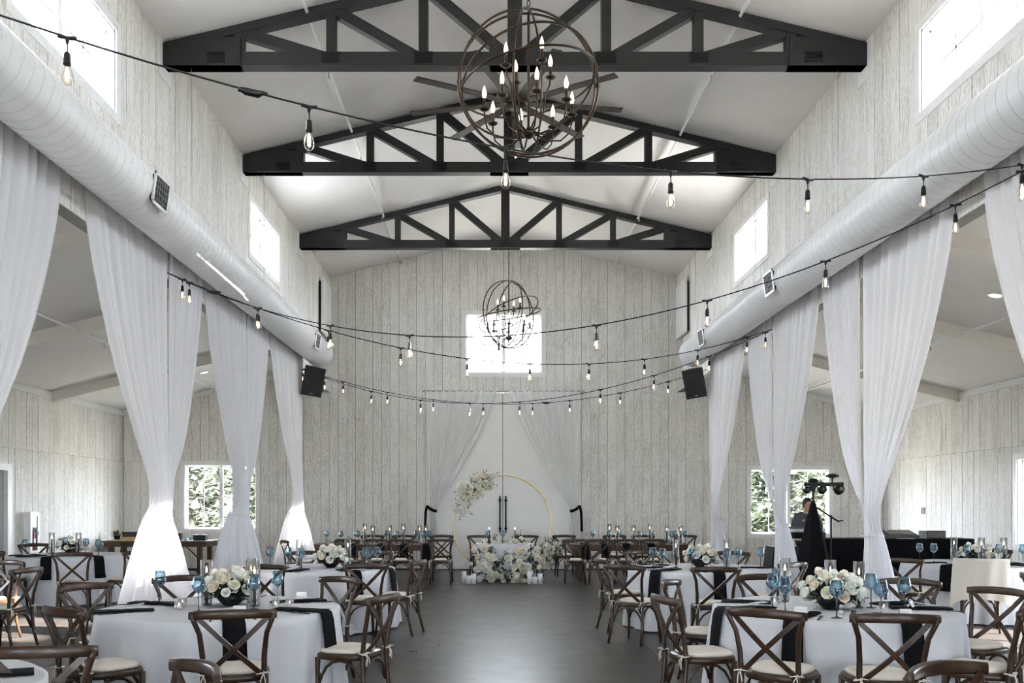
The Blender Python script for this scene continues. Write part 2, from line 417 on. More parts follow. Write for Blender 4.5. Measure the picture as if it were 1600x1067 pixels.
struct('wall_front', mb, M['trim'])

# windows ------------------------------------------------------------
def window(n, fn, h, inward, cols=4, rows=2, mull=True):
    u0, u1, v0, v1 = h
    root = estruct('window_%d' % n)
    def slab(a, b, p, q, w0, w1):
        return [fn(u, v, w) for w in (w0, w1) for (u, v) in ((a, p), (b, p), (b, q), (a, q))], [(3, 2, 1, 0), (4, 5, 6, 7), (0, 1, 5, 4), (1, 2, 6, 5), (2, 3, 7, 6), (3, 0, 4, 7)]
    cas = MB(); t = .095
    for a in ((u0-t, u1+t, v1, v1+t), (u0-t, u1+t, v0-t, v0), (u0-t, u0, v0, v1), (u1, u1+t, v0, v1)): cas.add(*slab(*a, 0, .032))
    put('casing', cas, M['trim'], root)
    fr = MB(); k = .045
    for a in ((u0, u1, v1-.02, v1), (u0, u1, v0, v0+.02), (u0, u0+.02, v0, v1), (u1-.02, u1, v0, v1)): fr.add(*slab(*a, -TH, .01))
    for a in ((u0, u1, v1-k, v1), (u0, u1, v0, v0+k), (u0, u0+k, v0, v1), (u1-k, u1, v0, v1)): fr.add(*slab(*a, -.12, -.07))
    if mull: fr.add(*slab((u0+u1)/2-.04, (u0+u1)/2+.04, v0, v1, -.12, -.07))
    put('window_frame', fr, M['trim'], root)
    mu = MB()
    for i in range(1, cols):
        if mull and i*2 == cols: continue
        x = u0+(u1-u0)*i/cols; mu.add(*slab(x-.012, x+.012, v0, v1, -.108, -.09))
    for i in range(1, rows):
        z = v0+(v1-v0)*i/rows; mu.add(*slab(u0, u1, z-.012, z+.012, -.108, -.09))
    put('muntin', mu, M['trim'], root)
    for i in range(cols):
        for j in range(rows):
            a, b = u0+(u1-u0)*i/cols, u0+(u1-u0)*(i+1)/cols; p, q = v0+(v1-v0)*j/rows, v0+(v1-v0)*(j+1)/rows
            put('pane', MB().add([fn(u, v, -.1) for (u, v) in ((a, p), (b, p), (b, q), (a, q))], [(0, 1, 2, 3)]), M['pane'], root)
    ce = fn((u0+u1)/2, (v0+v1)/2, -TH-.03)
    portal(*ce, u1-u0, v1-v0, inward)
    return root
wn = 1
for hs, fn, d in ((CW, fnL, (1, 0, 0)), (CW, fnR, (-1, 0, 0)), (holesOL[:1], fnOL, (1, 0, 0)), (holesOR, fnOR, (-1, 0, 0)), (holesB[:3], fnB, (0, -1, 0)), (holesF[1:], fnF, (0, 1, 0))):
    for h in hs:
        window(wn, fn, h, d); wn += 1
window(wn, fnF, holesF[0], (0, 1, 0), cols=6, rows=3)

# posts, header trim, aisle beams, aisle ceiling trim
for y in [2.2, 6.3]+TRUSS_Y:
    for sx in (-1, 1):
        x = XL-.07 if sx < 0 else XR+.07
        post = MB().b2((x-.07, y-.07, 0), (x+.07, y+.07, ZO))
        o = struct('post', post, M['trim'])
        # beam in the aisle, sloped under the ceiling
        a, b = (AL, XL-.02) if sx < 0 else (XR+.02, AR)
        bm_ = MB().prism([(a, aislez(a)+.02), (b, aislez(b)+.02), (b, aislez(b)-.2), (a, aislez(a)-.2)], lambda p, t: (p[0], t, p[1]), y-.1, y+.1)
        struct('ceiling_beam', bm_, M['aisle_beam'])
struct('trim_1', MB().b2((AL+.012, YF, ZA-.13), (AL+.04, YB, ZA)), M['trim'])
struct('trim_2', MB().b2((AR-.04, YF, ZA-.13), (AR-.012, YB, ZA)), M['trim'])
for n, (a, b) in enumerate(((AL, XL), (XR, AR))):
    struct('trim_%d' % (n+3), MB().prism([(a, aislez(a)), (b, aislez(b)), (b, aislez(b)-.12), (a, aislez(a)-.12)], lambda p, t: (p[0], t, p[1]), YB-.04, YB-.012), M['trim'])
struct('baseboard_back', MB().b2((AL, YB-.03, 0), (AR, YB-.012, .03)), M['black'])
# barn doors
for n, (a, b, hx) in enumerate(((-1.5, .255, .19), (.265, 2.04, .33))):
    d = struct('door_%d' % (n+1), MB().b2((a, YB-.07, .02), (b, YB-.02, 4.27)), M['door_white'])
    h = MB().tube([(hx, YB-.13, .9), (hx, YB-.13, 1.78)], .017, 8)
    for z in (1.0, 1.68): h.tube([(hx, YB-.13, z), (hx, YB-.07, z)], .014, 8); h.ball((hx, YB-.13, z), .035, 8, 6)
    put('door_handle', h, M['black_metal'], d, True)
struct('trim_5', MB().b2((.253, YB-.075, .02), (.267, YB-.06, 4.27)), M['grille'])
# side door at the left edge
d3 = struct('door_3', MB().b2((AL-.1, 14.98, 0), (AL-.05, 16.27, 2.2)), M['door_grey'])
put('door_frame', MB().b2((AL-.1, 16.27, 0), (AL+.03, 16.42, 2.32)).b2((AL-.1, 14.83, 0), (AL+.03, 14.98, 2.32)).b2((AL-.1, 14.98, 2.2), (AL+.03, 16.27, 2.32)), M['trim'], d3)
put('weather_strip', MB().b2((AL-.05, 15.6, 0), (AL-.03, 15.64, 2.2)), M['red'], d3)

# ------------------------------------------------------------------ trusses
def truss(y, label):
    root = thing('roof_truss', label, 'truss', (XC, y, 6.78), group='black roof trusses')
    H = (XR-XL)/2; zt = lambda x: .27 + PITCH*(H-abs(x))
    t = .075
    fy = lambda p, q: (p[0], q, p[1])
    put('bottom_chord', MB().b2((-H, -t, 0), (H, t, .165)), M['truss'], root)
    for s in (-1, 1):
        put('top_chord', MB().prism([(s*H, zt(H)-.10), (0, zt(0)-.10), (0, zt(0)), (s*H, zt(H))], fy, -t, t), M['truss'], root)
        put('gusset_plate', MB().prism([(s*H, .0), (s*3.26, .0), (s*3.26, .33), (s*3.75, .335), (s*H, zt(H)-.02)], fy, -t-.012, t+.012), M['truss'], root)
        put('bearing_plate', MB().prism([(s*(H-.005), -.16), (s*(H-.03), -.16), (s*(H-.03), .3), (s*(H-.005), .3)], fy, -.2, .2), M['trim'], root)
        for x in (1.09, 2.19, 3.29):
            put('vertical_web', MB().b2((s*x-.055, -t+.008, .1), (s*x+.055, t-.008, zt(x)-.04)), M['truss'], root)
        for x0, x1 in ((3.29, 2.19), (2.19, 1.09), (1.09, .0)):
            a = Vector((s*(x0-.05), 0, zt(x0-.05)-.09)); b = Vector((s*(x1+.06), 0, .11))
            put('diagonal_web', MB().sweep([a, b], .12, .115, (0, 1, 0)), M['truss'], root)
    put('king_post', MB().b2((-.085, -t+.004, .1), (.085, t-.004, zt(0)-.05)), M['truss'], root)
    put('foot_plate', MB().b2((-.3, -t-.012, 0), (.3, t+.012, .21)), M['truss'], root)
    # ridged steel plates pressed into the joints
    for cx in (-3.55, -2.19, -1.09, 0, 1.09, 2.19, 3.55):
        g = MB().b2((cx-.11, -t-.0145, .03), (cx+.11, -t-.0125, .16))
        for k in range(7): g.b2((cx-.10, -t-.018, .036+k*.018), (cx+.10, -t-.0145, .044+k*.018))
        put('nail_plate', g, M['black_metal'], root)
    
for y, l in zip(TRUSS_Y, ('nearest black timber roof truss behind the large chandelier', 'second black timber roof truss behind the ceiling fan', 'farthest black timber roof truss before the back wall')):
    truss(y, l)

# ------------------------------------------------------------------ ducts
def duct(x, z, r, yend, label, side, vents):
    root = thing('air_duct', label, 'duct', (x, YF, z), group='round white ducts')
    Ln = yend-YF
    mb = MB(); n = 40
    for yy, rr in ((0, r), (Ln-.015, r), (Ln, r-.012)): 
        pass
    vs = [(r*math.cos(2*PI*k/n), yy, r*math.sin(2*PI*k/n)) for yy in (0, Ln) for k in range(n)]
    mb.add(vs, [(k, k+n, (k+1) % n+n, (k+1) % n) for k in range(n)] + [tuple(range(n, 2*n)), tuple(range(n))[::-1]])
    put('duct_body', mb, M['duct'], root, True)
    sm = MB(); k = 4.5
    while k < Ln-.05:
        sm.tube([((r)*math.cos(2*PI*q/32), k+.12*q/32, (r)*math.sin(2*PI*q/32)) for q in range(33)], .0035, 4); k += .145
    o = put('spiral_seam', sm, M['seam'], root, True); o['kind'] = 'stuff'
    put('end_ring', MB().tube([((r+.004)*math.cos(2*PI*q/32), Ln-.02, (r+.004)*math.sin(2*PI*q/32)) for q in range(32)], .012, 6, True), M['duct'], root, True)
    for vy in vents:
        # grille on the face that looks into the nave and down
        a0 = math.radians(-8 if side < 0 else 188)
        g = put('vent_grille', MB().box((0, 0, 0), (.03, .36, .25)), M['dark'], root)
        g.location = ((r-.004)*math.cos(a0), vy-YF, (r-.004)*math.sin(a0)); g.rotation_euler = (0, -a0, 0)
        fr = MB()
        for s in (-1, 1):
            fr.box((.016*1, s*.185, 0), (.018, .03, .31)); fr.box((.016, 0, s*.14), (.018, .40, .03))
        put('grille_frame', fr, M['duct'], g)
        for q in range(7): put('louver', MB().box((.018, -.156+q*.052, 0), (.012, .012, .25)), M['grille'], g)
        for q in range(4): put('louver', MB().box((.017, 0, -.09+q*.06), (.010, .34, .008)), M['grille'], g)
    for ty in TRUSS_Y[:3]:
        if ty < yend:
            put('suspension_cable', MB().tube([(0, ty-YF, r-.01), (0, ty-YF, 6.79-z)], .005, 5), M['steel'], root)
duct(-3.60, 4.72, .275, 18.4, 'round white spiral air duct along the left nave wall', -1, (8.85, 16.8))
duct(4.14, 4.69, .28, 18.2, 'round white spiral air duct along the right nave wall', 1, (12.3, 16.3))

# ------------------------------------------------------------------ sprinkler pipes, recessed lights
for x, z, lab in ((-2.2, 7.42, 'white sprinkler pipe under left slope of nave ceiling'), (2.95, 7.37, 'white sprinkler pipe under right slope of nave ceiling'),
                  (-6.5, 4.30, 'white sprinkler pipe under left aisle ceiling'), (7.35, 4.24, 'white sprinkler pipe under right aisle ceiling')):
    r = thing('sprinkler_pipe', lab, 'pipe', (x, 0, z))
    put('pipe', MB().tube([(0, YF, 0), (0, YB-.02, 0)], .022, 8), M['trim'], r, True)
    for k in range(7):
        y = 3.2+2.9*k
        h = put('sprinkler_head', MB().tube([(0, y, 0), (0, y, -.10)], .012, 6).lathe([(.02, 0), (.028, .006), (.005, .012)], 8, (0, y, -.115)), M['steel'], r)
for x, y, lab in ((-6.33, 19.4, 'small round recessed ceiling light in the left aisle'), (6.95, 12.2, 'round recessed ceiling light in the right aisle')):
    z = aislez(x); s = -1 if x < 0 else 1
    r = thing('recessed_light', lab, 'ceiling light', (x, y, z))
    r.rotation_euler = (0, -math.atan(PITCH) if x < 0 else math.atan(PITCH), 0)
    put('trim_ring', MB().lathe([(.085, 0), (.105, 0), (.105, -.012), (.085, -.012), (.085, 0)], 20, cap=False), M['trim'], r)
    put('lens', MB().lathe([(.085, -.004), (.085, -.008)], 20), M['downlight'], r)

# ------------------------------------------------------------------ ceiling fan
r = thing('ceiling_fan', 'large dark ceiling fan with nine long blades behind the chandelier', 'fan', (.33, 12.3, 7.15))
put('downrod', MB().tube([(0, 0, .1), (0, 0, roofz(.33)-7.15)], .025, 8), M['bronze'], r)
put('motor', MB().lathe([(.05, -.06), (.16, -.05), (.18, .0), (.16, .08), (.06, .12)], 20), M['bronze'], r, True)
for k in range(9):
    a = math.radians(88+40*k)
    b = put('blade', MB().sweep([(.12, 0, 0), (.5, 0, .005), (1.0, 0, .006), (1.52, 0, 0)], .13, .014), mat('fan blade brown', (.05, .041, .033), .5) if k == 0 else bpy.data.materials['fan blade brown'], r, rot=(0, 0, a))

# ------------------------------------------------------------------ chandeliers
def chandelier(loc, label, tilt):
    R = .60
    root = thing('orb_chandelier', label, 'chandelier', loc, tilt, 'orb chandeliers')
    ring = MB().tube([(R*math.cos(2*PI*q/64), 0, R*math.sin(2*PI*q/64)) for q in range(64)], .010, 6, True).mesh('ring', M['bronze'], True)
    for k, e in enumerate(((0, 0, 0), (math.radians(10), 0, math.radians(9)), (math.radians(88), math.radians(-9), 0), (math.radians(66), math.radians(-12), 0), (math.radians(4), math.radians(12), math.radians(74)))):
        o = OB('ring', ring, root, (0, 0, 0), e); o.scale = (1-.012*k,)*3
    put('joint', MB().lathe([(.022, -.012), (.022, .012)], 10, (R-.01, 0, 0)).lathe([(.022, -.012), (.022, .012)], 10, (-R+.01, 0, 0)), M['bronze'], root)
    put('rod', MB().tube([(0, 0, -.42), (0, 0, R+.02)], .011, 8), M['bronze'], root, True)
    ch = MB(); zc = R+.01; top = roofz(loc[0])-loc[2]; k = 0
    while zc < top:
        ch.tube([(.014*math.cos(2*PI*q/8)*(k % 2), .014*math.cos(2*PI*q/8)*(1-k % 2), zc+.028+.032*math.sin(2*PI*q/8)) for q in range(8)], .004, 4, True); zc += .05; k += 1
    put('chain', ch, M['black_metal'], root, True)
    put('canopy', MB().lathe([(.02, -.06), (.06, -.03), (.065, .0)], 16, (0, 0, top)), M['bronze'], root, True)
    put('hub', MB().lathe([(.01, -.05), (.03, -.04), (.062, -.01), (.062, .012), (.02, .03), (.012, .06)], 16, (0, 0, -.42)), M['bronze'], root, True)
    sl = MB().lathe([(.014, 0), (.014, .095)], 8).mesh('sleeve', M['bronze'], True)
    pan = MB().lathe([(.012, -.012), (.03, -.006), (.046, .006), (.044, .009), (.01, .0)], 14).mesh('drip_pan', M['bronze'], True)
    bu = MB().lathe([(.011, 0), (.019, .025), (.0205, .045), (.016, .07), (.008, .095), (.0015, .112)], 10).mesh('candle_bulb', M['candle_bulb'], True)
    for tier, (n, rr, z0, ph) in enumerate(((8, .38, -.245, 5), (4, .22, .10, 25))):
        for k in range(n):
            a = math.radians(ph)+2*PI*k/n
            z = z0
            if tier == 0: pth = [(.05, 0, -.42), (.16, 0, -.475), (.28, 0, -.47), (.355, 0, -.40), (rr, 0, -.31), (rr, 0, z)]
            else: pth = [(.03, 0, -.40), (.11, 0, -.34), (.15, 0, -.2), (.17, 0, -.05), (.21, 0, .03), (rr, 0, z)]
            arm = OB('arm', MB().tube(pth, .0075, 6).mesh('arm', M['bronze'], True), root, (0, 0, 0), (0, 0, a))
            OB('drip_pan', pan, arm, (rr, 0, z)); OB('sleeve', sl, arm, (rr, 0, z)); OB('candle_bulb', bu, arm, (rr, 0, z+.095))
    return root
chandelier((.31, 7.54, 5.15), 'large bronze orb chandelier hanging nearest the camera', math.radians(3))
chandelier((.30, 15.9, 4.99), 'bronze orb chandelier hanging in front of the high back window', math.radians(40))

# ------------------------------------------------------------------ string lights
def string_light(p0, p1, sag, ts, label, conn=()):
    p0 = Vector(p0); p1 = Vector(p1)
    at = lambda t: p0.lerp(p1, t) - Vector((0, 0, 4*sag*t*(1-t)))
    root = thing('string_light', label, 'string lights', p0, 0, 'festoon string lights across the nave')
    put('cable', MB().tube([at(k/40)-p0 for k in range(41)], .0055, 5), M['black'], root, True)
    d = (p1-p0); rz = math.atan2(d.y, d.x)
    for t in ts:
        q = at(t)-p0
        s = put('socket', MB().tube([(-.045, 0, .002), (0, 0, -.004), (.045, 0, .002)], .010, 6).tube([(0, 0, 0), (0, 0, -.035)], [.016, .006], 6).tube([(0, 0, -.03), (.002, 0, -.08)], .0035, 5).lathe([(.008, -.075), (.016, -.085), (.0185, -.135), (.020, -.137), (.020, -.142)], 10), M['black'], root, True, q, (0, 0, rz))
        OB('bulb', BULB, s); OB('filament', FIL, s)
    for t in conn:
        put('connector', MB().tube([(-.07, 0, 0), (-.045, 0, 0), (-.03, 0, -.005), (.04, 0, -.01), (.06, 0, 0), (.09, 0, 0)], [.012, .016, .021, .021, .014, .008], 8), M['black'], root, True, at(t)-p0, (0, 0, rz))
BULB = MB().lathe([(.013, -.142), (.020, -.165), (.029, -.195), (.031, -.212), (.027, -.232), (.015, -.246), (.003, -.250)], 12).mesh('bulb', M['bulb_glass'], True)
FIL = MB().lathe([(.004, -.152), (.010, -.172), (.012, -.2), (.010, -.222), (.003, -.230)], 8).mesh('filament', M['filament'], True)
def solve(px, p0, p1):
    a = (px-769)/1380.; return (a*p0[1]-p0[0])/((p1[0]-p0[0])-a*(p1[1]-p0[1]))
POST = lambda s, y: ((XL+.02 if s < 0 else XR-.02), y, 4.35)
S = [(POST(-1, 3.84), POST(1, 7.2), .60, (105, 483, 790, 1048, 1262, 1443, 1597), (392,), 'nearest black festoon string sweeping right across the nave below the big chandelier'),
     (POST(-1, 10.57), POST(1, 7.2), 1.08, (296, 404, 516, 640, 780, 932, 1105, 1290, 1493, 1597), (), 'festoon string rising steeply from left post to the near right duct'),
     (POST(-1, 10.57), POST(1, 13.93), .82, (285, 402, 513, 626, 730, 828, 920, 1007, 1090, 1167), (333,), 'festoon string from left post crossing just below the high window'),
     (POST(-1, 18.0), POST(1, 13.93), .94, (507, 580, 657, 734, 812, 938, 1022, 1108, 1196), (), 'lower festoon string climbing from left loudspeaker to second right post'),
     (POST(-1, 18.0), POST(1, 18.0), .73, (473, 536, 605, 677, 755, 832, 890, 969, 1044, 1119), (853,), 'farthest festoon string slung between both loudspeakers')]
for p0, p1, sag, pxs, con, lab in S:
    string_light(p0, p1, sag, [solve(p, p0, p1) for p in pxs], lab, [solve(p, p0, p1) for p in con])

# ------------------------------------------------------------------ loudspeakers and wall panels
for s, x, z, lab, rz in ((-1, -3.66, 4.08, 'black loudspeaker hung beneath the left duct end', .45), (1, 4.13, 4.04, 'black loudspeaker hung beneath the right duct end', -.45)):
    r = thing('loudspeaker', lab, 'loudspeaker', (x, 17.9, z))
    r.rotation_euler = (math.radians(14), math.radians(-7*s), rz)
    put('cabinet', MB().prism([(-.21, -.16), (.21, -.16), (.13, .18), (-.13, .18)], lambda p, t: (p[0], p[1], t), -.29, .29), M['black'], r)
    put('front_grille', MB().b2((-.19, -.172, -.27), (.19, -.155, .27)), mat('speaker mesh', (.01, .01, .011), .7), r)
    put('badge', MB().b2((-.03, -.176, -.25), (.03, -.172, -.235)), M['steel'], r)
    put('bracket', MB().tube([(0, .1, 0), (-.05*s*-1, .2, .05)], .02, 6), M['black_metal'], r)
for s, x, lab in ((-1, XL+.10, 'tall white wall panel standing off the left nave wall'), (1, XR-.10, 'tall white wall panel standing off the right nave wall')):
    r = thing('wall_panel', lab, 'panel', (x, 20.45, 6.1))
    put('panel', MB().b2((-.025, -.5, -.62), (.025, .5, .62)), M['trim'], r)
    q = MB()
    for yy in (-.35, .35): q.b2((.02*s if s > 0 else -.085, yy-.04, -.55), (.085 if s > 0 else -.02, yy+.04, .55))
    put('mounting_rail', q, M['dark'], r)

# ------------------------------------------------------------------ curtains
def drape(fn, u_in, u_out, zt, zw, w_in, w_out, b_in, b_out, pleats, amp, bulge, p=1.5, nz=30, floor_amp=.02, cone=None):
    """one gathered curtain half; fn(u, depth, z); cone = (centre u, centre depth, side, waist radius, floor radius, th0, th1)"""
    nu = pleats*6
    vs = []; nw = nz*2//3
    for i in range(nz+1):
        up = i <= nw
        v = i/nw if up else (i-nw)/(nz-nw)
        z = zt+(zw-zt)*v if up else zw+(.015-zw)*v
        if up:
            k = v**p; ui = u_in+(w_in-u_in)*k; uo = u_out+(w_out-u_out)*k; A = amp*(1-.6*v); B = bulge*v**4; e = v**9 if cone else 0
        else:
            k = v**.8; ui = w_in+(b_in-w_in)*k; uo = w_out+(b_out-w_out)*k; A = amp*.3+floor_amp*v; B = bulge*(1-.55*v); e = 1 if cone else 0
        for j in range(nu+1):
            s_ = j/nu; ph = 2*PI*pleats*s_
            wv = math.sin(ph)+.45*math.sin(ph*.37+1.3)
            u, d = ui+(uo-ui)*s_, A*wv + B*(.4+.6*math.sin(PI*s_))
            if cone:
                cu, cd, sg, r0, r1, t0, t1 = cone
                R = r0 if up else r0+(r1-r0)*(v**.85)
                R += (.012 if up else .012+.035*v)*wv
                th = math.radians(t0+(t1-t0)*s_)
                u = u*(1-e)+(cu+sg*R*math.sin(th))*e; d = d*(1-e)+(cd+R*math.cos(th))*e
            vs.append(fn(u, d, z + (0 if i < nz else .008*math.sin(ph*.5))))
    fs = [(i*(nu+1)+j, i*(nu+1)+j+1, (i+1)*(nu+1)+j+1, (i+1)*(nu+1)+j) for i in range(nz) for j in range(nu)]
    return MB().add(vs, fs)
ord_ = {3.84: 'nearest off-frame', 6.3: 'nearest', 10.57: 'second', 13.93: 'third', 18.0: 'farthest'}
spans = [(6.3, 5.0, 8.02), (10.57, 8.45, 11.85), (13.93, 12.0, 15.35), (18.0, 15.55, None)]
for s in (-1, 1):
    side = 'left' if s < 0 else 'right'
    xw = XL if s < 0 else XR
    fn = (lambda u, d, z: (XL+.04+d, u, z)) if s < 0 else (lambda u, d, z: (XR-.04-d, u, z))
    for y, ya, yb in spans:
        zw = {-1: 1.40, 1: 1.19}[s]
        for nm, uo, sg in (('near', ya, -1), ('far', yb, 1)):
            if uo is None: continue
            if s < 0:
                rf = .48 if y > 7 else .22
                m_ = drape(fn, y+sg*.07, uo, 4.62, zw, y-sg*.01, y+sg*.17, y, y, 9, .040, .10, cone=(y, -.10, sg, .155, rf, -4, 184))
            else:
                m_ = drape(fn, y+sg*.075, uo, 4.62, zw, y+sg*.06, y+sg*.16, y, y, 9, .040, .03, cone=(y, -.10, sg, .125, .34 if sg < 0 else .22, 62 if sg < 0 else 80, 182))
            o = put('sheer_curtain', m_, M['sheer'], None, True)
            tag(o, f'white sheer curtain tied back on {nm} side of {ord_[y]} {side} post', 'curtain', f'sheer curtains on the {side} posts')
        tb = MB().tube([((.165 if s < 0 else .132)*math.cos(2*PI*q/20), (.165 if s < 0 else .132)*math.sin(2*PI*q/20), 0) for q in range(20)], .012, 6, True)
        o = put('curtain_tie', tb, M['sheer'], None, True, (xw+(-.06 if s < 0 else .06), y, zw))
        tag(o, f'white tie round the sheers on {ord_[y]} {side} post', 'curtain tie', 'curtain ties on the posts')
    rod = MB().tube([(xw-s*.035, 2.0, 4.63), (xw-s*.035, 18.1, 4.63)], .014, 8)
    tag(put('curtain_rod', rod, M['trim'], None, True), f'white curtain rod under the {side} duct', 'curtain rod')
fnb = lambda u, d, z: (u, YB-.14-d, z)
for nm, ui, uo, w0, w1, b0, b1 in (('left', .10, -1.60, -1.36, -1.50, -1.30, -1.52), ('right', .42, 2.12, 1.88, 2.06, 1.80, 2.06)):
    o = put('back_curtain', drape(fnb, ui, uo, 4.30, 1.45, w0, w1, b0, b1, 11, .042, .04, p=1.25), M['sheer2'], None, True)
    tag(o, f'sheer white curtain gathered to the {nm} of the white barn doors', 'curtain', 'sheer curtains framing the barn doors')
    xe = w1; sg = -1 if nm == 'left' else 1
    r = thing('tie_ribbon', f'black ribbon tying the {nm} curtain beside the barn doors', 'ribbon', ((w0+w1)/2, YB-.16, 1.45), group='black curtain ribbons')
    put('band', MB().sweep([(-.10*sg, -.02, -.03), (-.03*sg, -.09, -.02), (.05*sg, -.09, .02), (.14*sg, -.01, .09)], .012, .07), M['black_cloth'], r)
    put('tail', MB().sweep([(.13*sg, -.03, .10), (.165*sg, -.05, -.05), (.175*sg, -.05, -.3), (.18*sg, -.05, -.52)], .012, .06, (1, 0, 0)), M['black_cloth'], r)
r = thing('curtain_rod', 'thin grey curtain rod above the white barn doors', 'curtain rod', (XC, YB-.12, 4.31))
put('rod', MB().tube([(-1.95, 0, 0), (1.95, 0, 0)], .018, 8), M['steel'], r, True)
for k in (-1.9, 0, 1.9): put('bracket', MB().b2((k-.02, 0, -.03), (k+.02, .11, .03)), M['steel'], r)

# ------------------------------------------------------------------ cross-back chair
def outline(wf, wb, d, n=28, e=3.2):
    out = []
    for k in range(n):
        a = 2*PI*k/n; c_, s_ = math.cos(a), math.sin(a)
        x = math.copysign(abs(c_)**(2/e), c_); y = math.copysign(abs(s_)**(2/e), s_)
        w = wb+(wf-wb)*(y+1)/2
        out.append((x*w/2, y*d/2))
    return out
def layered(rings, z):
    mb = MB(); n = len(rings[0]); vs = [(p[0], p[1], zz) for r_, zz in zip(rings, z) for p in r_]
    fs = [(i*n+k, i*n+(k+1) % n, (i+1)*n+(k+1) % n, (i+1)*n+k) for i in range(len(rings)-1) for k in range(n)]
    fs += [tuple(range(n))[::-1], tuple(range((len(rings)-1)*n, len(rings)*n))]
    return mb.add(vs, fs)
sc_ = lambda o, k: [(p[0]*k, p[1]*k) for p in o]
def make_chair(cush=True):
    r = thing('cross_back_chair', 'x', 'chair')
    o = outline(.46, .40, .43)
    put('seat', layered([sc_(o, .97), o, o, sc_(o, .97)], (.418, .425, .452, .460)), M['wood'], r, True)
    c_ = outline(.40, .345, .375)
    cu = put('cushion', layered([sc_(c_, .95), sc_(c_, 1.0), sc_(c_, .985), sc_(c_, .90), sc_(c_, .5)], (.460, .470, .483, .494, .499)), M['cushion'], r, True, (0, .015, 0))
    for s in (-1, 1):
        t = MB()
        for sx, sz in ((1, .012), (-1, .006)):
            t.tube([(s*.185+sx*.055*math.sin(PI*q/6)*math.sin(PI*q/6)*.8, -.232-.022*math.sin(2*PI*q/6), .472+sz+.012*math.sin(PI*q/6)-.02*math.sin(PI*q/6)**2) for q in range(7)], .0042, 5)
        t.tube([(s*.185, -.235, .472), (s*.195, -.25, .44), (s*.20, -.248, .385)], .0042, 5)
        t.tube([(s*.185, -.235, .472), (s*.172, -.252, .445), (s*.165, -.25, .405)], .0042, 5)
        t.tube([(s*.185+.024*math.cos(2*PI*q/10), -.205+.024*math.sin(2*PI*q/10), .475) for q in range(10)], .0045, 5, True)
        put('tie', t, M['tie'], cu, True, (0, -.015, 0))
    for s in (-1, 1):
        put('leg', MB().tube([(s*.188, .165, .43), (s*.19, .17, .22), (s*.205, .19, 0)], [.021, .018, .014], 8), M['wood'], r, True)
        put('leg', MB().tube([(s*.205, -.275, 0), (s*.192, -.225, .2), (s*.187, -.205, .43), (s*.190, -.222, .6), (s*.205, -.255, .74), (s*.238, -.285, .83), (s*.25, -.288, .868)], [.014, .017, .019, .018, .017, .017, .015], 8), M['wood'], r, True)
        arc = [(s*.19, .165-.012, .23)]
        for k in range(1, 8):
            a = PI*k/8; arc.append((s*.178, -.02+.165*math.cos(a), .23+.182*math.sin(a)))
        arc.append((s*.19, -.21+.012, .23))
        put('arched_brace', MB().tube(arc, .0105, 6), M['wood'], r, True)
        # crossing back strips
        pth = []
        for k in range(7):
            t = k/6; pth.append((s*(.215-.385*t), -.272+.055*t-.035*math.sin(PI*t)-(.006*s), .845-.375*t))
        put('back_strip', MB().sweep(pth, .032, .012, (0, 1, .1)), M['wood'], r)
    for y in (.165, -.205):
        arc = [(.18, y, .23)]+[(.178*math.cos(PI*k/8), y, .23+.182*math.sin(PI*k/8)) for k in range(1, 8)]+[(-.18, y, .23)]
        put('arched_brace', MB().tube(arc, .0105, 6), M['wood'], r, True)
    rl = []
    for k in range(11):
        t = -1+k/5; rl.append((t*.262, -.345+.075*t*t-.0*abs(t), .872-.012*t*t))
    mb = MB(); m_ = 8; vs = []
    for i, p in enumerate(rl):
        q0 = Vector(rl[max(i-1, 0)]); q1 = Vector(rl[min(i+1, 10)]); t = (q1-q0).normalized(); sd_ = t.cross(Vector((0, 0, 1))).normalized()
        h = .031*(.86+.14*math.cos(PI*(-1+i/5)/2)); w_ = .016
        for k in range(m_):
            a = 2*PI*k/m_+PI/8; vs.append(Vector(p)+sd_*(w_*math.copysign(abs(math.cos(a))**.6, math.cos(a)))+Vector((0, 0, h*math.copysign(abs(math.sin(a))**.6, math.sin(a)))))
    fs = [(i*m_+k, i*m_+(k+1) % m_, (i+1)*m_+(k+1) % m_, (i+1)*m_+k) for i in range(10) for k in range(m_)]+[tuple(range(m_))[::-1], tuple(range(10*m_, 11*m_))]
    put('top_rail', mb.add(vs, fs), M['wood'], r, True)
    return r
CHAIR = make_chair()
def chair(bx, by, deg, label, group, centre=None, rmin=1.36):
    """(bx, by) = place of the back rail on the floor plan, deg = way the sitter faces"""
    if centre:
        d = math.hypot(bx-centre[0], by-centre[1]); k = 1.0
        far = (bx-centre[0])*bx+(by-centre[1])*by > 0
        while d < rmin and k < 1.4:
            k += .01 if far else -.01
            d = math.hypot(bx*k-centre[0], by*k-centre[1])
            if k < .6: break
        bx *= k; by *= k
    a = math.radians(deg)
    return proto_copy(CHAIR, None, (bx+.31*math.cos(a), by+.31*math.sin(a), 0), a-PI/2, label, 'chair', group)
T = {'FL': (-2.13, 6.95, 'the front left round table'), 'SL': (-2.18, 11.4, 'the second left round table'),
     'AL': (-6.9, 14.4, 'the far left aisle table'), 'EL': (-6.3, 9.0, 'the table at left edge'),
     'CL': (-2.95, 3.82, 'the table cut off at bottom left'),
     'FR': (2.68, 6.95, 'the front right round table'), 'SR': (2.69, 11.4, 'the second right round table'),
     'AR': (6.7, 12.3, 'the right aisle round table')}
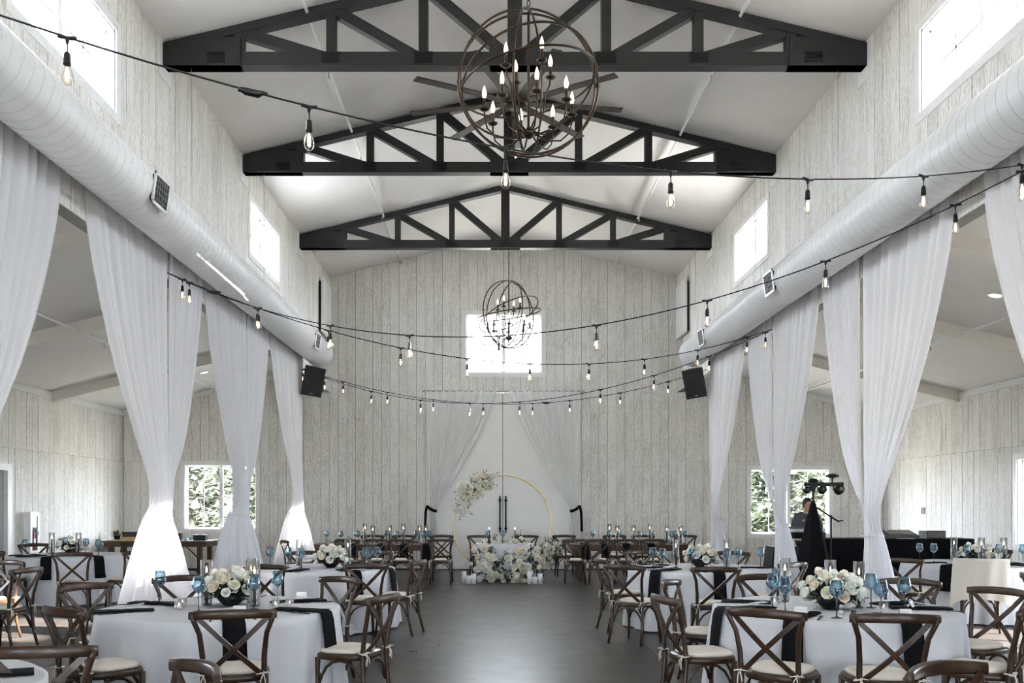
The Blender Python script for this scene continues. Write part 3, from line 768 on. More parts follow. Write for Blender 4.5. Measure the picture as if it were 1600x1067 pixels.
CH = [('FL', -1.63, 5.55, 103, 'back to camera on near side of'), ('FL', -.78, 6.55, 160, 'side-on at the dance floor side of'),
      ('FL', -1.33, 7.8, 232, 'turned to camera on far right side of'), ('FL', -2.8, 5.7, 53, 'angled at near left side of'),
      ('FL', -3.42, 7.4, -28, 'turned to camera on far left side of'), ('FL', -2.9, 8.25, -62, 'behind the flowers on far side of'),
      ('CL', -2.13, 4.12, 100, 'with only its top rail showing by'), ('CL', -1.2, 3.65, 218, 'with curved rail pulled away from'),
      ('SL', -1.42, 10.0, 112, 'back to camera on near side of'), ('SL', -.86, 10.65, 165, 'seen in profile on dance floor side of'),
      ('SL', -1.66, 12.75, 248, 'facing camera on far right side of'), ('SL', -2.7, 12.7, 292, 'facing camera on far left side of'),
      ('SL', -2.55, 9.85, 78, 'half hidden by glassware on near left side of'),
      ('AL', -5.9, 12.4, 110, 'sunlit and back to camera on near side of'), ('AL', -5.15, 12.9, 150, 'beside the tied curtain on right side of'),
      ('AL', -6.3, 15.4, 235, 'facing camera on far right side of'), ('AL', -7.95, 15.3, 320, 'facing camera on far left side of'), ('AL', -7.35, 12.9, 72, 'at frame edge on near left side of'),
      ('EL', -4.90, 9.35, 172, 'rim-lit by sun on right side of'), ('EL', -5.72, 10.5, 248, 'glowing in sunlight on far side of'),
      ('FR', 1.72, 5.6, 52, 'back to camera on near left side of'), ('FR', 2.45, 5.35, 84, 'back to camera on near right side of'),
      ('FR', 1.24, 6.45, 12, 'nearly side-on at the dance floor side of'), ('FR', 1.5, 7.5, -25, 'turned to camera on far left side of'),
      ('FR', 2.57, 8.4, -88, 'partly hidden by blue goblets on far side of'), ('FR', 3.75, 7.9, 225, 'behind wine goblets on far right side of'),
      ('FR', 4.0, 6.95, 205, 'turned to camera on right side of'), ('FR', 3.5, 5.72, 140, 'cut by the frame edge on near right of'),
      ('SR', 1.33, 10.95, 12, 'seen in profile on dance floor side of'), ('SR', 1.45, 9.8, 52, 'three-quarter back view on near left side of'),
      ('SR', 2.40, 9.45, 85, 'back to camera on near side of'), ('SR', 3.5, 10.2, 125, 'before the curtain on near right side of'),
      ('SR', 3.45, 12.65, 235, 'facing camera on far right side of'), ('SR', 2.12, 12.8, 292, 'facing camera on far left side of'),
      ('AR', 5.95, 10.75, 64, 'with ivory shawl over its back at'), ('AR', 5.1, 11.0, 40, 'back to camera on near left side of'),
      ('AR', 5.75, 13.3, -40, 'behind the white post on far left side of'), ('AR', 7.6, 13.4, 230, 'at frame edge on far side of')]
for k, x, y, d, w_ in CH:
    cx, cy, nm = T[k]
    chair(x, y, d, 'brown cross-back chair '+w_+' '+nm[4:], 'cross-back chairs round '+nm[4:], (cx, cy) if k != 'CL' else None)
chair(1.85, 3.65, 300, 'brown cross-back chair with curved rail alone at bottom edge, right of the floor', 'chairs of tables out of frame')
chair(5.2, 8.6, 340, 'brown cross-back chair cut by the right frame edge in the aisle', 'chairs of tables out of frame')

# ------------------------------------------------------------------ round tables with cloths
def round_cloth(r, h, n=180, nz=12, seed=0):
    rnd = random.Random(seed); ph = [rnd.uniform(0, 6.28) for _ in range(5)]
    rg_ = lambda x: 1-2*abs(math.sin(x*.5))**.75
    f = lambda a: .55*rg_(13*a+ph[0]+.6*math.sin(3*a+ph[4]))+.45*math.sin(21*a+ph[1]+.8*math.sin(2*a))+.3*rg_(8*a+ph[2])
    vs = []; rings = []
    for rr in (.3, .7, .93, .985): rings.append([(r*rr*math.cos(2*PI*k/n), r*rr*math.sin(2*PI*k/n), h+.002*math.sin(7*2*PI*k/n+ph[1])*rr) for k in range(n)])
    for i in range(nz+1):
        t = i/nz; z = h-.012-(h-.03)*t
        rings.append([((r+.006+.075*t+.055*f(2*PI*k/n)*min(1, t*3.5)*(.5+.5*t))*math.cos(2*PI*k/n), (r+.006+.075*t+.055*f(2*PI*k/n)*min(1, t*3.5)*(.5+.5*t))*math.sin(2*PI*k/n), z) for k in range(n)])
    for q in rings: vs += q
    fs = [(i*n+k, (i+1)*n+k, (i+1)*n+(k+1) % n, i*n+(k+1) % n) for i in range(len(rings)-1) for k in range(n)]
    fs.append(tuple(range(n)))
    return MB().add(vs, fs)
TZ = .752
for i, (k, (x, y, nm)) in enumerate(T.items()):
    r = thing('round_table', 'round folding table under white cloth, '+nm[4:], 'table', (x, y, 0), 0, 'round tables')
    put('tabletop', MB().lathe([(.90, .715), (.905, .72), (.905, .738), (.90, .742)], 48), M['table_wood'], r)
    for a in (45, 135, 225, 315):
        a = math.radians(a); put('leg', MB().tube([(.55*math.cos(a), .55*math.sin(a), .715), (.6*math.cos(a), .6*math.sin(a), 0)], .016, 6), M['black_metal'], r)
    o = put('tablecloth', round_cloth(.915, .75, seed=i+3), M['linen'], None, True, (x, y, 0))
    tag(o, 'floor-length white cloth draped over '+nm, 'tablecloth', 'white round tablecloths')
# ivory shawl over the chair
sh = []
nx, nz_ = 18, 16
for i in range(nz_+1):
    t = i/nz_
    for j in range(nx+1):
        s_ = -1+2*j/nx
        if t < .25: y_ = -.27-.10*(t/.25)+.06*s_*s_; z_ = .87+.04*math.sin(PI*t/.5)
        else: y_ = -.385+.075*s_*s_-.02*math.sin((t-.25)*2); z_ = .91-.50*(t-.25)/.75-(.10*abs(s_)**4 if t > .8 else 0)
        w_ = .29+.05*t; sh.append((s_*w_, y_+.016*math.sin(11*s_+3*t)*t, z_))
fs = [(i*(nx+1)+j, i*(nx+1)+j+1, (i+1)*(nx+1)+j+1, (i+1)*(nx+1)+j) for i in range(nz_) for j in range(nx)]
a = math.radians(64); o = put('shawl', MB().add(sh, fs), M['ivory'], None, True, (5.95+.31*math.cos(a), 10.75+.31*math.sin(a), 0), (0, 0, a-PI/2))
tag(o, 'ivory shawl draped over a chair back by the right aisle table', 'shawl')

# ------------------------------------------------------------------ table settings
def make_goblet():
    r = thing('wine_goblet', 'x', 'goblet')
    put('foot', MB().lathe([(.040, 0), (.040, .003), (.012, .007), (.0045, .014)], 18), M['stem'], r, True)
    put('stem', MB().lathe([(.0045, .012), (.0038, .06), (.0042, .12), (.007, .136)], 8), M['stem'], r, True)
    put('bowl', MB().lathe([(.006, .134), (.024, .148), (.042, .168), (.0505, .186), (.049, .205), (.043, .235), (.036, .266), (.0355, .268), (.042, .235), (.048, .205), (.0493, .187), (.041, .17), (.023, .151), (.004, .139)], 20, cap=False), M['blue_glass'], r, True)
    return r
GOB = make_goblet()
def goblet(x, y, label, z=TZ, group=None): return proto_copy(GOB, None, (x, y, z), random.uniform(0, 6), label, 'goblet', group)
def napkin_mesh(seed, hang=True):
    rnd = random.Random(seed); pth = [(.50, .010), (.60, .012), (.72, .010), (.84, .010), (.915, .010), (.940, -.004), (.955, -.05), (.968, -.15), (.978, -.25), (.985, -.33)] if hang else [(.42, .010), (.52, .016), (.62, .012), (.74, .012), (.86, .010)]
    m_ = 6; vs = []; w0 = rnd.uniform(.068, .078)
    for side in (0, 1):
        for i, (rr, z) in enumerate(pth):
            t = i/(len(pth)-1); w_ = w0*(.88+.22*t)
            for j in range(m_+1):
                s_ = -1+2*j/m_
                off = .007 if side else 0
                bump = .004*math.sin(3*s_+rnd.random()*.4+2*t)
                if i >= 5: vs.append((rr+off+bump, s_*w_+.012*(t-.5), z))
                else: vs.append((rr, s_*w_, z-.008+(off*1.6)+max(0, bump)*(1 if side else 0)))
    nn = m_+1; q = len(pth)*nn
    fs = []
    for side in (0, 1):
        for i in range(len(pth)-1):
            for j in range(m_):
                f_ = (side*q+i*nn+j, side*q+i*nn+j+1, side*q+(i+1)*nn+j+1, side*q+(i+1)*nn+j); fs.append(f_ if side == 0 else f_[::-1])
    for i in range(len(pth)-1):
        for j in (0, m_): fs.append((i*nn+j, (i+1)*nn+j, q+(i+1)*nn+j, q+i*nn+j))
    for i in (0, len(pth)-1): fs += [(i*nn+j, i*nn+j+1, q+i*nn+j+1, q+i*nn+j) for j in range(m_)]
    return MB().add(vs, fs).mesh('napkin', M['black_cloth'], True)
NAPH = [napkin_mesh(k) for k in range(3)]; NAPF = [napkin_mesh(k, False) for k in range(2)]
CARD = MB().box((.66, .0, .036), (.19, .095, .002), Matrix.Rotation(.13, 3, 'Y')).mesh('menu_card', M['card'])
def cut_fork():
    mb = MB().sweep([(.90, 0, .003), (.80, 0, .004), (.73, 0, .006)], .012, .004)
    for k in range(4): mb.box((.70, -.009+.006*k, .006), (.06, .003, .002))
    mb.box((.728, 0, .006), (.014, .024, .003)); return mb.mesh('fork', M['cutlery'])
FORK = cut_fork()
KNIFE = MB().sweep([(.90, 0, .003), (.80, 0, .004)], .014, .006).sweep([(.80, 0, .004), (.71, .004, .004), (.68, 0, .004)], .018, .002).mesh('knife', M['cutlery'])
dirs = ['right', 'far right', 'far', 'far left', 'left', 'near left', 'near', 'near right']
def dirw(deg): return dirs[int(((deg+22.5) % 360)//45)]  # words for places round a table
def setting(k, deg, hang=True, cutlery=True, card=True, word=None):
    x, y, nm = T[k]; a = math.radians(deg); w_ = word or dirw(deg); nm2 = nm[4:]
    o = OB('napkin', random.choice(NAPH if hang else NAPF), None, (x, y, TZ), (0, 0, a))
    tag(o, f'black napkin {"hanging over" if hang else "lying flat at"} {w_} edge of {nm2}', 'napkin', 'black napkins')
    if card:
        o = OB('menu_card', CARD, None, (x, y, TZ+.006), (0, 0, a+random.uniform(-.03, .03))); tag(o, f'grey menu card on napkin at {w_} side of {nm2}', 'card', 'menu cards')
    if cutlery:
        for me, da, cat in ((FORK, .17, 'fork'), (KNIFE, -.17, 'knife')):
            o = OB(cat, me, None, (x, y, TZ), (0, 0, a+da)); tag(o, f'black {cat} laid beside {w_} napkin of {nm2}', cat, 'black cutlery')
for d, h in ((205, True), (292, True), (340, True), (35, False), (160, False), (92, False)): setting('FL', d, h)
for d, h in ((188, True), (233, True), (281, True), (350, False), (20, False), (60, False), (150, False)): setting('FR', d, h, word={188: 'dance floor', 281: 'near', 350: 'right', 20: 'lower far right'}.get(d))
for d, h in ((250, False), (305, True), (345, True), (200, False), (60, False)): setting('SL', d, h, cutlery=d in (250, 305))
for d, h in ((190, False), (222, True), (270, True), (352, True), (140, False)): setting('SR', d, h, cutlery=d in (222, 270))
for d, h in ((205, False), (240, False), (276, True), (322, True)): setting('AL', d, h, False, word={205: 'left'}.get(d))
for d, h in ((185, False), (222, True), (300, False), (335, False)): setting('AR', d, h, False, word={335: 'right'}.get(d))
setting('CL', 28, False, False)
G = {'FL': [(-2.71, 7.2, 'left'), (-2.22, 6.68, 'near left'), (-1.84, 6.82, 'near right'), (-1.75, 7.2, 'far right')],
     'FR': [(2.2, 6.93, 'far left'), (2.19, 6.6, 'near left'), (2.45, 6.28, 'near'), (2.96, 6.9, 'far right'), (2.80, 6.36, 'near right'), (3.07, 6.58, 'right'), (2.42, 7.5, 'behind the flowers'), (2.83, 7.6, 'far')],
     'SL': [(-2.84, 11.3, 'left'), (-2.6, 11.25, 'centre left'), (-2.38, 11.0, 'near'), (-1.62, 11.3, 'right'), (-1.55, 11.12, 'near right'), (-1.48, 11.35, 'far right')],
     'SR': [(2.12, 11.0, 'near left'), (2.48, 10.95, 'near'), (2.9, 10.9, 'near right'), (3.12, 11.2, 'right'), (3.42, 11.25, 'edge of the right'), (2.05, 11.25, 'left')],
     'AL': [(-7.35, 13.9, 'left'), (-6.2, 13.9, 'right'), (-6.98, 14.3, 'centre left'), (-6.62, 14.4, 'centre right'), (-7.2, 14.9, 'far')],
     'AR': [(6.05, 12.5, 'far left'), (6.2, 12.4, 'left'), (6.45, 12.0, 'near left'), (7.0, 12.2, 'near right'), (7.3, 12.15, 'right')]}
for k, l in G.items():
    for x, y, w_ in l: goblet(x, y, f'blue wine goblet at {w_} side of {T[k][2][4:]}' if 'behind' not in w_ else f'blue wine goblet {w_} on {T[k][2][4:]}', group='blue goblets on '+T[k][2][4:])

def make_taper():
    r = thing('taper_candle', 'x', 'candle')
    put('holder', MB().lathe([(.030, 0), (.030, .006), (.011, .014), (.011, .035), (.016, .04), (.016, .055)], 14), M['black_metal'], r, True)
    c_ = put('candle_body', MB().lathe([(.0115, .045), (.0105, .25), (.004, .255)], 10), M['taper'], r, True)
    put('wick', MB().tube([(0, 0, .253), (0, 0, .262)], .0015, 4), M['black'], c_)
    put('flame', MB().lathe([(.001, .256), (.0085, .270), (.0075, .288), (.0008, .312)], 8), M['flame'], r, True)
    return r
TAP = make_taper()
CYL = MB().lathe([(.047, .004), (.049, 0), (.049, .365), (.046, .365), (.046, .006)], 24, cap=False).lathe([(.046, 0), (.046, .006)], 24).mesh('glass_cylinder', M['clear'], True)
def candle(x, y, desc, z=TZ, s=1.0, cyl=True):
    o = proto_copy(TAP, None, (x, y, z+.006), 0, f'dark taper candle burning {desc}', 'candle', 'lit taper candles'); o.scale = (1, 1, s)
    if cyl:
        c_ = OB('glass_cylinder', CYL, None, (x, y, z)); c_.scale = (.9, .9, s); tag(c_, f'clear glass cylinder round candle {desc}', 'glass cylinder', 'candle cylinders')
    return o
for x, y, w_ in ((-2.28, 7.05, 'left of flowers on front left round table'), (-1.98, 7.25, 'behind flowers on front left round table'), (-1.87, 6.95, 'right of flowers on front left round table'),
                 (2.42, 7.3, 'left of flowers on front right round table'), (2.70, 7.05, 'behind flowers on front right round table'), (2.85, 6.86, 'right of flowers on front right round table'),
                 (-2.47, 11.3, 'left of flowers on second left round table'), (-1.87, 11.45, 'right of flowers on second left round table'),
                 (2.35, 11.3, 'left of flowers on second right round table'), (3.0, 11.3, 'right of flowers on second right round table'),
                 (-7.08, 14.2, 'left of flowers on far left aisle table'), (-6.65, 14.2, 'right of flowers on far left aisle table'),
                 (6.38, 12.2, 'left of flowers on right aisle table'), (6.62, 11.95, 'in front of flowers on right aisle table'), (6.95, 12.0, 'right of flowers on right aisle table')):
    candle(x, y, w_)
# votives, shakers, place cards
VG = MB().lathe([(.030, 0), (.034, .06), (.0315, .06), (.028, .006)], 16, cap=False).mesh('glass', M['clear'], True)
def votive(x, y, w_):
    r = thing('votive', f'small clear glass votive {w_}', 'votive', (x, y, TZ), 0, 'glass votives'); OB('glass', VG, r)
    put('tealight', MB().lathe([(.026, .004), (.026, .025), (.004, .025)], 12), M['wax'], r); put('flame', MB().lathe([(.001, .026), (.006, .034), (.001, .05)], 6), M['flame'], r)
for x, y, w_ in ((-2.46, 7.02, 'left of goblet on front left round table'), (-2.42, 6.82, 'nearest the edge on front left round table'), (-1.70, 6.93, 'right of flowers on front left round table'), (-1.60, 6.98, 'beside the napkin on front left round table'),
                 (2.27, 7.1, 'behind blue goblets on front right round table'), (2.98, 6.72, 'right of candle on front right round table'), (2.72, 10.9, 'beneath flowers on second right round table')): votive(x, y, w_)
SB = MB().lathe([(.022, 0), (.019, .03), (.013, .052)], 14, cap=False).mesh('glass', M['clear'], True)
ST = MB().lathe([(.014, .05), (.014, .062), (.008, .072)], 12).mesh('cap', M['steel'], True)
SF = MB().lathe([(.018, .003), (.016, .028)], 12).mesh('filling', M['wax'], True); SP = MB().lathe([(.018, .003), (.016, .028)], 12).mesh('filling', M['bark'], True)
for x, y, w_, f_ in ((2.56, 6.48, 'salt shaker of white salt on front right round table', SF), (2.66, 6.5, 'pepper shaker of dark pepper on front right round table', SP),
                     (2.62, 10.85, 'salt shaker of white salt on second right round table', SF), (2.70, 10.8, 'pepper shaker of dark pepper on second right round table', SP)):
    r = thing('shaker', 'small glass '+w_, 'shaker', (x, y, TZ)); OB('glass', SB, r); OB('cap', ST, r); OB('filling', f_, r)
PC = MB().add([(-.045, -.02, 0), (.045, -.02, 0), (.045, 0, .05), (-.045, 0, .05), (.045, .02, 0), (-.045, .02, 0)], [(0, 1, 2, 3), (3, 2, 4, 5)]).mesh('place_card', M['white_card'])
for x, y, rz, w_ in ((-1.83, 6.40, .1, 'near edge of front left round table'), (2.22, 6.35, -.5, 'near left edge of front right round table'), (2.9, 6.2, .1, 'near right edge of front right round table'), (3.2, 6.75, .9, 'right side of front right round table'),
                     (-1.6, 7.4, .6, 'far right side of front left round table')):
    o = OB('place_card', PC, None, (x, y, TZ+.024), (0, 0, rz)); tag(o, 'white folded place card at '+w_, 'card', 'place cards')

# ------------------------------------------------------------------ flowers
def petal(mb, a, r0, r1, z0, z1, wid, curl):
    ca, sa = math.cos(a), math.sin(a); vs = []
    for i in range(4):
        t = i/3; rr = r0+(r1-r0)*math.sin(t*PI/2)+(curl*t*t); z = z0+(z1-z0)*t-(abs(curl)*.5*t**4); w_ = wid*(.45+1.0*math.sin(PI*(.18+.66*t)))*.72
        for s_ in (-1, 0, 1):
            d = rr-(.12*wid if s_ else 0); vs.append((d*ca-s_*w_*sa, d*sa+s_*w_*ca, z+(-.004 if s_ else 0)))
    mb.add(vs, [(i*3+j, i*3+j+1, i*3+j+4, i*3+j+3) for i in range(3) for j in (0, 1)])
def bloom_mesh(seed, mt, kind='rose'):
    rnd = random.Random(seed); mb = MB()
    for n, r0, r1, z0, z1, w_, cu in ((7, .010, .033, -.018, .018, .026, .012), (6, .010, .029, -.012, .034, .023, .004), (5, .007, .021, -.004, .043, .018, 0), (4, .004, .012, .0, .047, .013, 0), (3, .002, .006, .004, .048, .008, 0)):
        o = rnd.uniform(0, 6)
        for k in range(n): petal(mb, o+2*PI*k/n+rnd.uniform(-.1, .1), r0, r1, z0, z1*rnd.uniform(.93, 1.05), w_, cu)
    return mb.mesh('bloom', mt, True)
BL = [bloom_mesh(1, M['bloom']), bloom_mesh(2, M['bloom3']), bloom_mesh(3, M['bloom2']), bloom_mesh(4, M['bloom3']), bloom_mesh(5, M['bloom']), bloom_mesh(6, M['bloom3'])]
def leafquad(mb, p, d, up, ln, wd):
    d = Vector(d).normalized(); s_ = d.cross(Vector(up)); s_ = s_.normalized() if s_.length > 1e-4 else d.orthogonal().normalized(); n_ = s_.cross(d)
    p = Vector(p); mb.add([p, p+d*ln*.5+s_*wd/2-n_*wd*.15, p+d*ln, p+d*ln*.5-s_*wd/2-n_*wd*.15, p+d*ln*.5], [(0, 1, 4), (1, 2, 4), (2, 3, 4), (3, 0, 4)])
def sprig(mb, p, d, ln, n, lw, rnd):
    d = Vector(d).normalized(); p = Vector(p)
    bend = Vector((rnd.uniform(-.3, .3), rnd.uniform(-.3, .3), rnd.uniform(-.45, .1)))
    pts = [p+d*ln*t+bend*ln*t*t for t in (0, .33, .66, 1)]
    mb.tube(pts, .0025, 3)
    for k in range(n):
        t = (k+1)/n; q = p+d*ln*t+bend*ln*t*t; v = Vector((rnd.gauss(0, 1), rnd.gauss(0, 1), rnd.gauss(.2, 1))).normalized()
        leafquad(mb, q, v+d*.6, (0, 0, 1) if abs(v.z) < .9 else (1, 0, 0), lw*rnd.uniform(.9, 1.5), lw*.6)
def centrepiece(x, y, label, seed, w=.17, h=.16, n=22, bowl=True):
    rnd = random.Random(seed)
    r = thing('flower_arrangement', label, 'flowers', (x, y, TZ), 0, 'flower bowls on the round tables')
    if bowl: put('bowl', MB().lathe([(.05, 0), (.06, .006), (.10, .045), (.115, .09), (.105, .09), (.09, .045), (.03, .02)], 24), M['black'], r, True)
    lf = MB()
    for k in range(130):
        a = rnd.uniform(0, 2*PI); e = rnd.uniform(-.35, 1.1); p = (.10*math.cos(a), .10*math.sin(a), .09+.04*e)
        leafquad(lf, p, (math.cos(a)*math.cos(e), math.sin(a)*math.cos(e), math.sin(e)), (0, 0, 1), rnd.uniform(.06, .12), .035)
    for k in range(14):
        a = rnd.uniform(0, 2*PI); sprig(lf, (.08*math.cos(a), .08*math.sin(a), .09), (math.cos(a), math.sin(a), rnd.uniform(-.2, 1.0)), rnd.uniform(.12, .2), 8, .03, rnd)
    o = put('foliage', lf, M['leaf'], r); o['kind'] = 'stuff'
    fill = MB()
    for k in range(60):
        a = rnd.uniform(0, 2*PI); e = rnd.uniform(-.1, 1.2); q = rnd.uniform(.8, 1.05)
        fill.ball((w*1.05*q*math.cos(a)*math.cos(e), w*1.05*q*math.sin(a)*math.cos(e), .11+h*q*math.sin(e)), .008, 5, 4)
    o = put('filler_blossom', fill, M['bloom3'], r); o['kind'] = 'stuff'
    for k in range(n):
        t = (k+.5)/n; e = math.asin(min(1, t*1.02)) if t < .98 else 1.4; e = e*.98-.12; a = k*2.39996
        p = Vector((w*math.cos(a)*math.cos(e), w*math.sin(a)*math.cos(e), .115+h*math.sin(e)))*1.0
        p *= rnd.uniform(.92, 1.08)
        b = OB('bloom', rnd.choice(BL), r, p, None); d = Vector((p.x, p.y, p.z-.08)); d.z += .03
        b.rotation_euler = d.to_track_quat('Z', 'Y').to_euler(); s_ = rnd.uniform(.85, 1.35); b.scale = (s_, s_, s_*rnd.uniform(.85, 1))
    return r
for i, (k, dx, dy, n, w_, h_) in enumerate((('FL', .04, .12, 22, .18, .17), ('FR', -.06, -.12, 24, .20, .17), ('SL', .1, .0, 20, .18, .16), ('SR', .0, .0, 20, .20, .16), ('AL', .05, .0, 16, .22, .17), ('AR', .08, .05, 16, .22, .15))):
    x, y, nm = T[k]; centrepiece(x+dx, y+dy, f'low black bowl of ivory and white blooms on {nm[4:]}', 20+i, w_, h_, n)

# ------------------------------------------------------------------ long farm tables
def farm_table(x0, x1, y0, y1, label, fold=False):
    r = thing('farm_table', label, 'table', ((x0+x1)/2, (y0+y1)/2, 0), 0, 'brown wooden farm tables')
    L_, D_ = (x1-x0)/2, (y1-y0)/2; n = 5
    for k in range(n):
        a = -D_+2*D_*k/n; put('plank', MB().b2((-L_, a+.002, .722), (L_, a+2*D_/n-.002, .755)), M['table_wood'], r)
    put('apron', MB().b2((-L_+.05, -D_+.04, .62), (L_-.05, -D_+.07, .722)).b2((-L_+.05, D_-.07, .62), (L_-.05, D_-.04, .722)).b2((-L_+.05, -D_+.07, .62), (-L_+.08, D_-.07, .722)).b2((L_-.08, -D_+.07, .62), (L_-.05, D_-.07, .722)), M['table_wood'], r)
    for sx in (-1, 1):
        for sy in (-1, 1):
            put('leg', MB().b2((sx*(L_-.20)-.05, sy*(D_-.10)-.05, 0), (sx*(L_-.20)+.05, sy*(D_-.10)+.05, .64)), M['table_wood'], r)
        put('leg_brace', MB().b2((sx*(L_-.20)-.03, -D_+.12, .18), (sx*(L_-.20)+.03, D_-.12, .24)), M['table_wood'], r)
        put('fold_strut', MB().tube([(sx*(L_-.26), 0, .25), (sx*(L_-.72), 0, .70)], .012, 6), M['black_metal'], r)
    return r
farm_table(-3.70, -1.22, 18.08, 19.0, 'long brown farm table set for guests, left of the flower ring')
farm_table(1.62, 4.10, 18.08, 19.0, 'long brown farm table set for guests, right of the flower ring')
farm_table(-8.80, -6.40, 19.85, 20.75, 'brown farm serving table under the left aisle window')
W4 = ['first', 'second', 'third', 'fourth', 'fifth']
for side, near, far in (('left', (-2.86, -2.28, -1.80, -1.02), (-2.67, -1.97, -1.13)), ('right', (1.64, 2.12, 2.64, 3.16), (1.60, 2.73, 3.36, 4.3))):
    for k, x in enumerate(near): chair(x, 17.35, 90+random.uniform(-6, 6), f'brown cross-back chair, {W4[k]} from the left on near side of {side} farm table', f'chairs at the {side} farm table')
    for k, x in enumerate(far): chair(x, 19.72, 270+random.uniform(-6, 6), f'brown cross-back chair, {W4[k]} from the left on far side of {side} farm table', f'chairs at the {side} farm table')
chair(-4.08, 19.0, 340, 'brown cross-back chair at the curtain end of left farm table', 'chairs at the left farm table')
chair(-4.0, 16.9, 30, 'brown cross-back chair in front of the farthest left curtain', 'chairs at the left farm table')
ORD = ['first', 'second', 'third', 'fourth', 'fifth', 'sixth', 'seventh', 'eighth', 'ninth', 'tenth']
LT = {'left': ((-3.52, -3.13, -2.90, -2.78, -2.25, -1.98, -1.62, -1.42, -1.33, -1.17+-.14), (-2.68, -2.50, -2.16, -1.86, -1.53, -1.37+-.02)),
      'right': ((2.14, 2.42, 2.72, 3.05, 3.4, 3.72, 3.9, 4.0), (2.47, 2.62, 2.98, 3.30, 3.68, 3.95))}
for side, (gl, cd) in LT.items():
    for k, x in enumerate(gl):
        y = 18.3 if k % 2 else 18.78
        goblet(x, y, f'{ORD[k]} blue wine goblet from the left on {side} farm table', .755, f'blue goblets on the {side} farm table')
    for k, x in enumerate(cd): candle(x, 18.55+.06*(-1)**k, f'{W4[k] if k < 5 else "sixth"} from left in a row along {side} farm table', .755, 1.05 if k % 3 else 1.15)
    xs_ = (-2.86, -2.28, -1.80, -1.35) if side == 'left' else (1.9, 2.3, 2.75, 3.25)
    for k, x in enumerate(xs_):
        o = OB('napkin', NAPH[k % 3], None, (x, 18.08+.915, .757), (0, 0, -PI/2)); tag(o, f'black napkin hanging from near edge of {side} farm table, {W4[k]} from left', 'napkin', 'black napkins')
    rnd = random.Random(5); fo = MB()
    x0, x1 = (-3.5, -1.5) if side == 'left' else (1.9, 3.9)
    for k in range(60): sprig(fo, (rnd.uniform(x0, x1), 18.55+rnd.uniform(-.06, .06), .76), (rnd.uniform(-1, 1), rnd.uniform(-.3, .3), .3), .16, 7, .03, rnd)
    r = thing('table_garland', f'low greenery runner along the middle of {side} farm table', 'garland'); o = put('foliage', fo, M['leaf2'], r); o['kind'] = 'stuff'
    for k in range(8): b = OB('bloom', rnd.choice(BL), r, (rnd.uniform(x0, x1), 18.55+rnd.uniform(-.05, .05), .79), (rnd.uniform(-.5, .5), rnd.uniform(-.5, .5), 0))

# ------------------------------------------------------------------ sweetheart table, ring, florals
r = thing('gold_ring', 'large thin gold circle arch standing before the white doors', 'arch', (.225, 19.98, 1.125))
put('ring', MB().tube([(1.11*math.cos(2*PI*q/96), 0, 1.11*math.sin(2*PI*q/96)) for q in range(96)], .015, 8, True), M['gold'], r, True)
put('foot', MB().b2((-.35, -.2, -1.125), (.35, .2, -1.105)), M['gold'], r)
hx = (.27, 18.75)
r = thing('sweetheart_table', 'small table under short white cloth behind the floor flowers', 'table', (hx[0], hx[1], 0))
put('tabletop', MB().b2((-.60, -.36, .715), (.60, .36, .74)), M['table_wood'], r)
for sx in (-1, 1):
    for sy in (-1, 1): put('leg', MB().tube([(sx*.5, sy*.28, .715), (sx*.5, sy*.28, 0)], .018, 6), M['black_metal'], r)
o_ = outline(1.24, 1.24, .76, 72, 12)
rg = [sc_(o_, .4), sc_(o_, .98), o_]; zz = [.75, .75, .742]
for i in range(1, 8):
    t = i/7; rg.append([(p[0]*(1+.05*t)+.018*t*math.sin(k*1.4)*(1 if abs(p[0]) > .55 else 0), p[1]*(1+.06*t)+.02*t*math.sin(k*1.15)) for k, p in enumerate(o_)]); zz.append(.742-.72*t)
mb = MB(); n = 72; mb.add([(p[0], p[1], z) for q, z in zip(rg, zz) for p in q], [(i*n+k, (i+1)*n+k, (i+1)*n+(k+1) % n, i*n+(k+1) % n) for i in range(len(rg)-1) for k in range(n)]+[tuple(range(n))])
tag(put('tablecloth', mb, M['linen'], None, True, (hx[0], hx[1], 0)), 'white cloth over the small sweetheart table before the gold ring', 'tablecloth')
chair(-.30, 19.62, 280, 'brown cross-back chair behind the sweetheart table, under the ring flowers', 'sweetheart chairs', None)
chair(.77, 19.62, 260, 'brown cross-back chair behind the sweetheart table, farther from the ring flowers', 'sweetheart chairs', None)
candle(-.06, 18.62, 'at the end of sweetheart table below the ring flowers', .753, 1.1, False); candle(.48, 18.62, 'at the other end of sweetheart table by the leaning spray', .753, 1.1, False)
goblet(.22, 18.72, 'blue wine goblet in the middle of the sweetheart table', .753); goblet(-.11, 18.78, 'blue wine goblet behind a taper on the sweetheart table', .753)
rnd = random.Random(11)
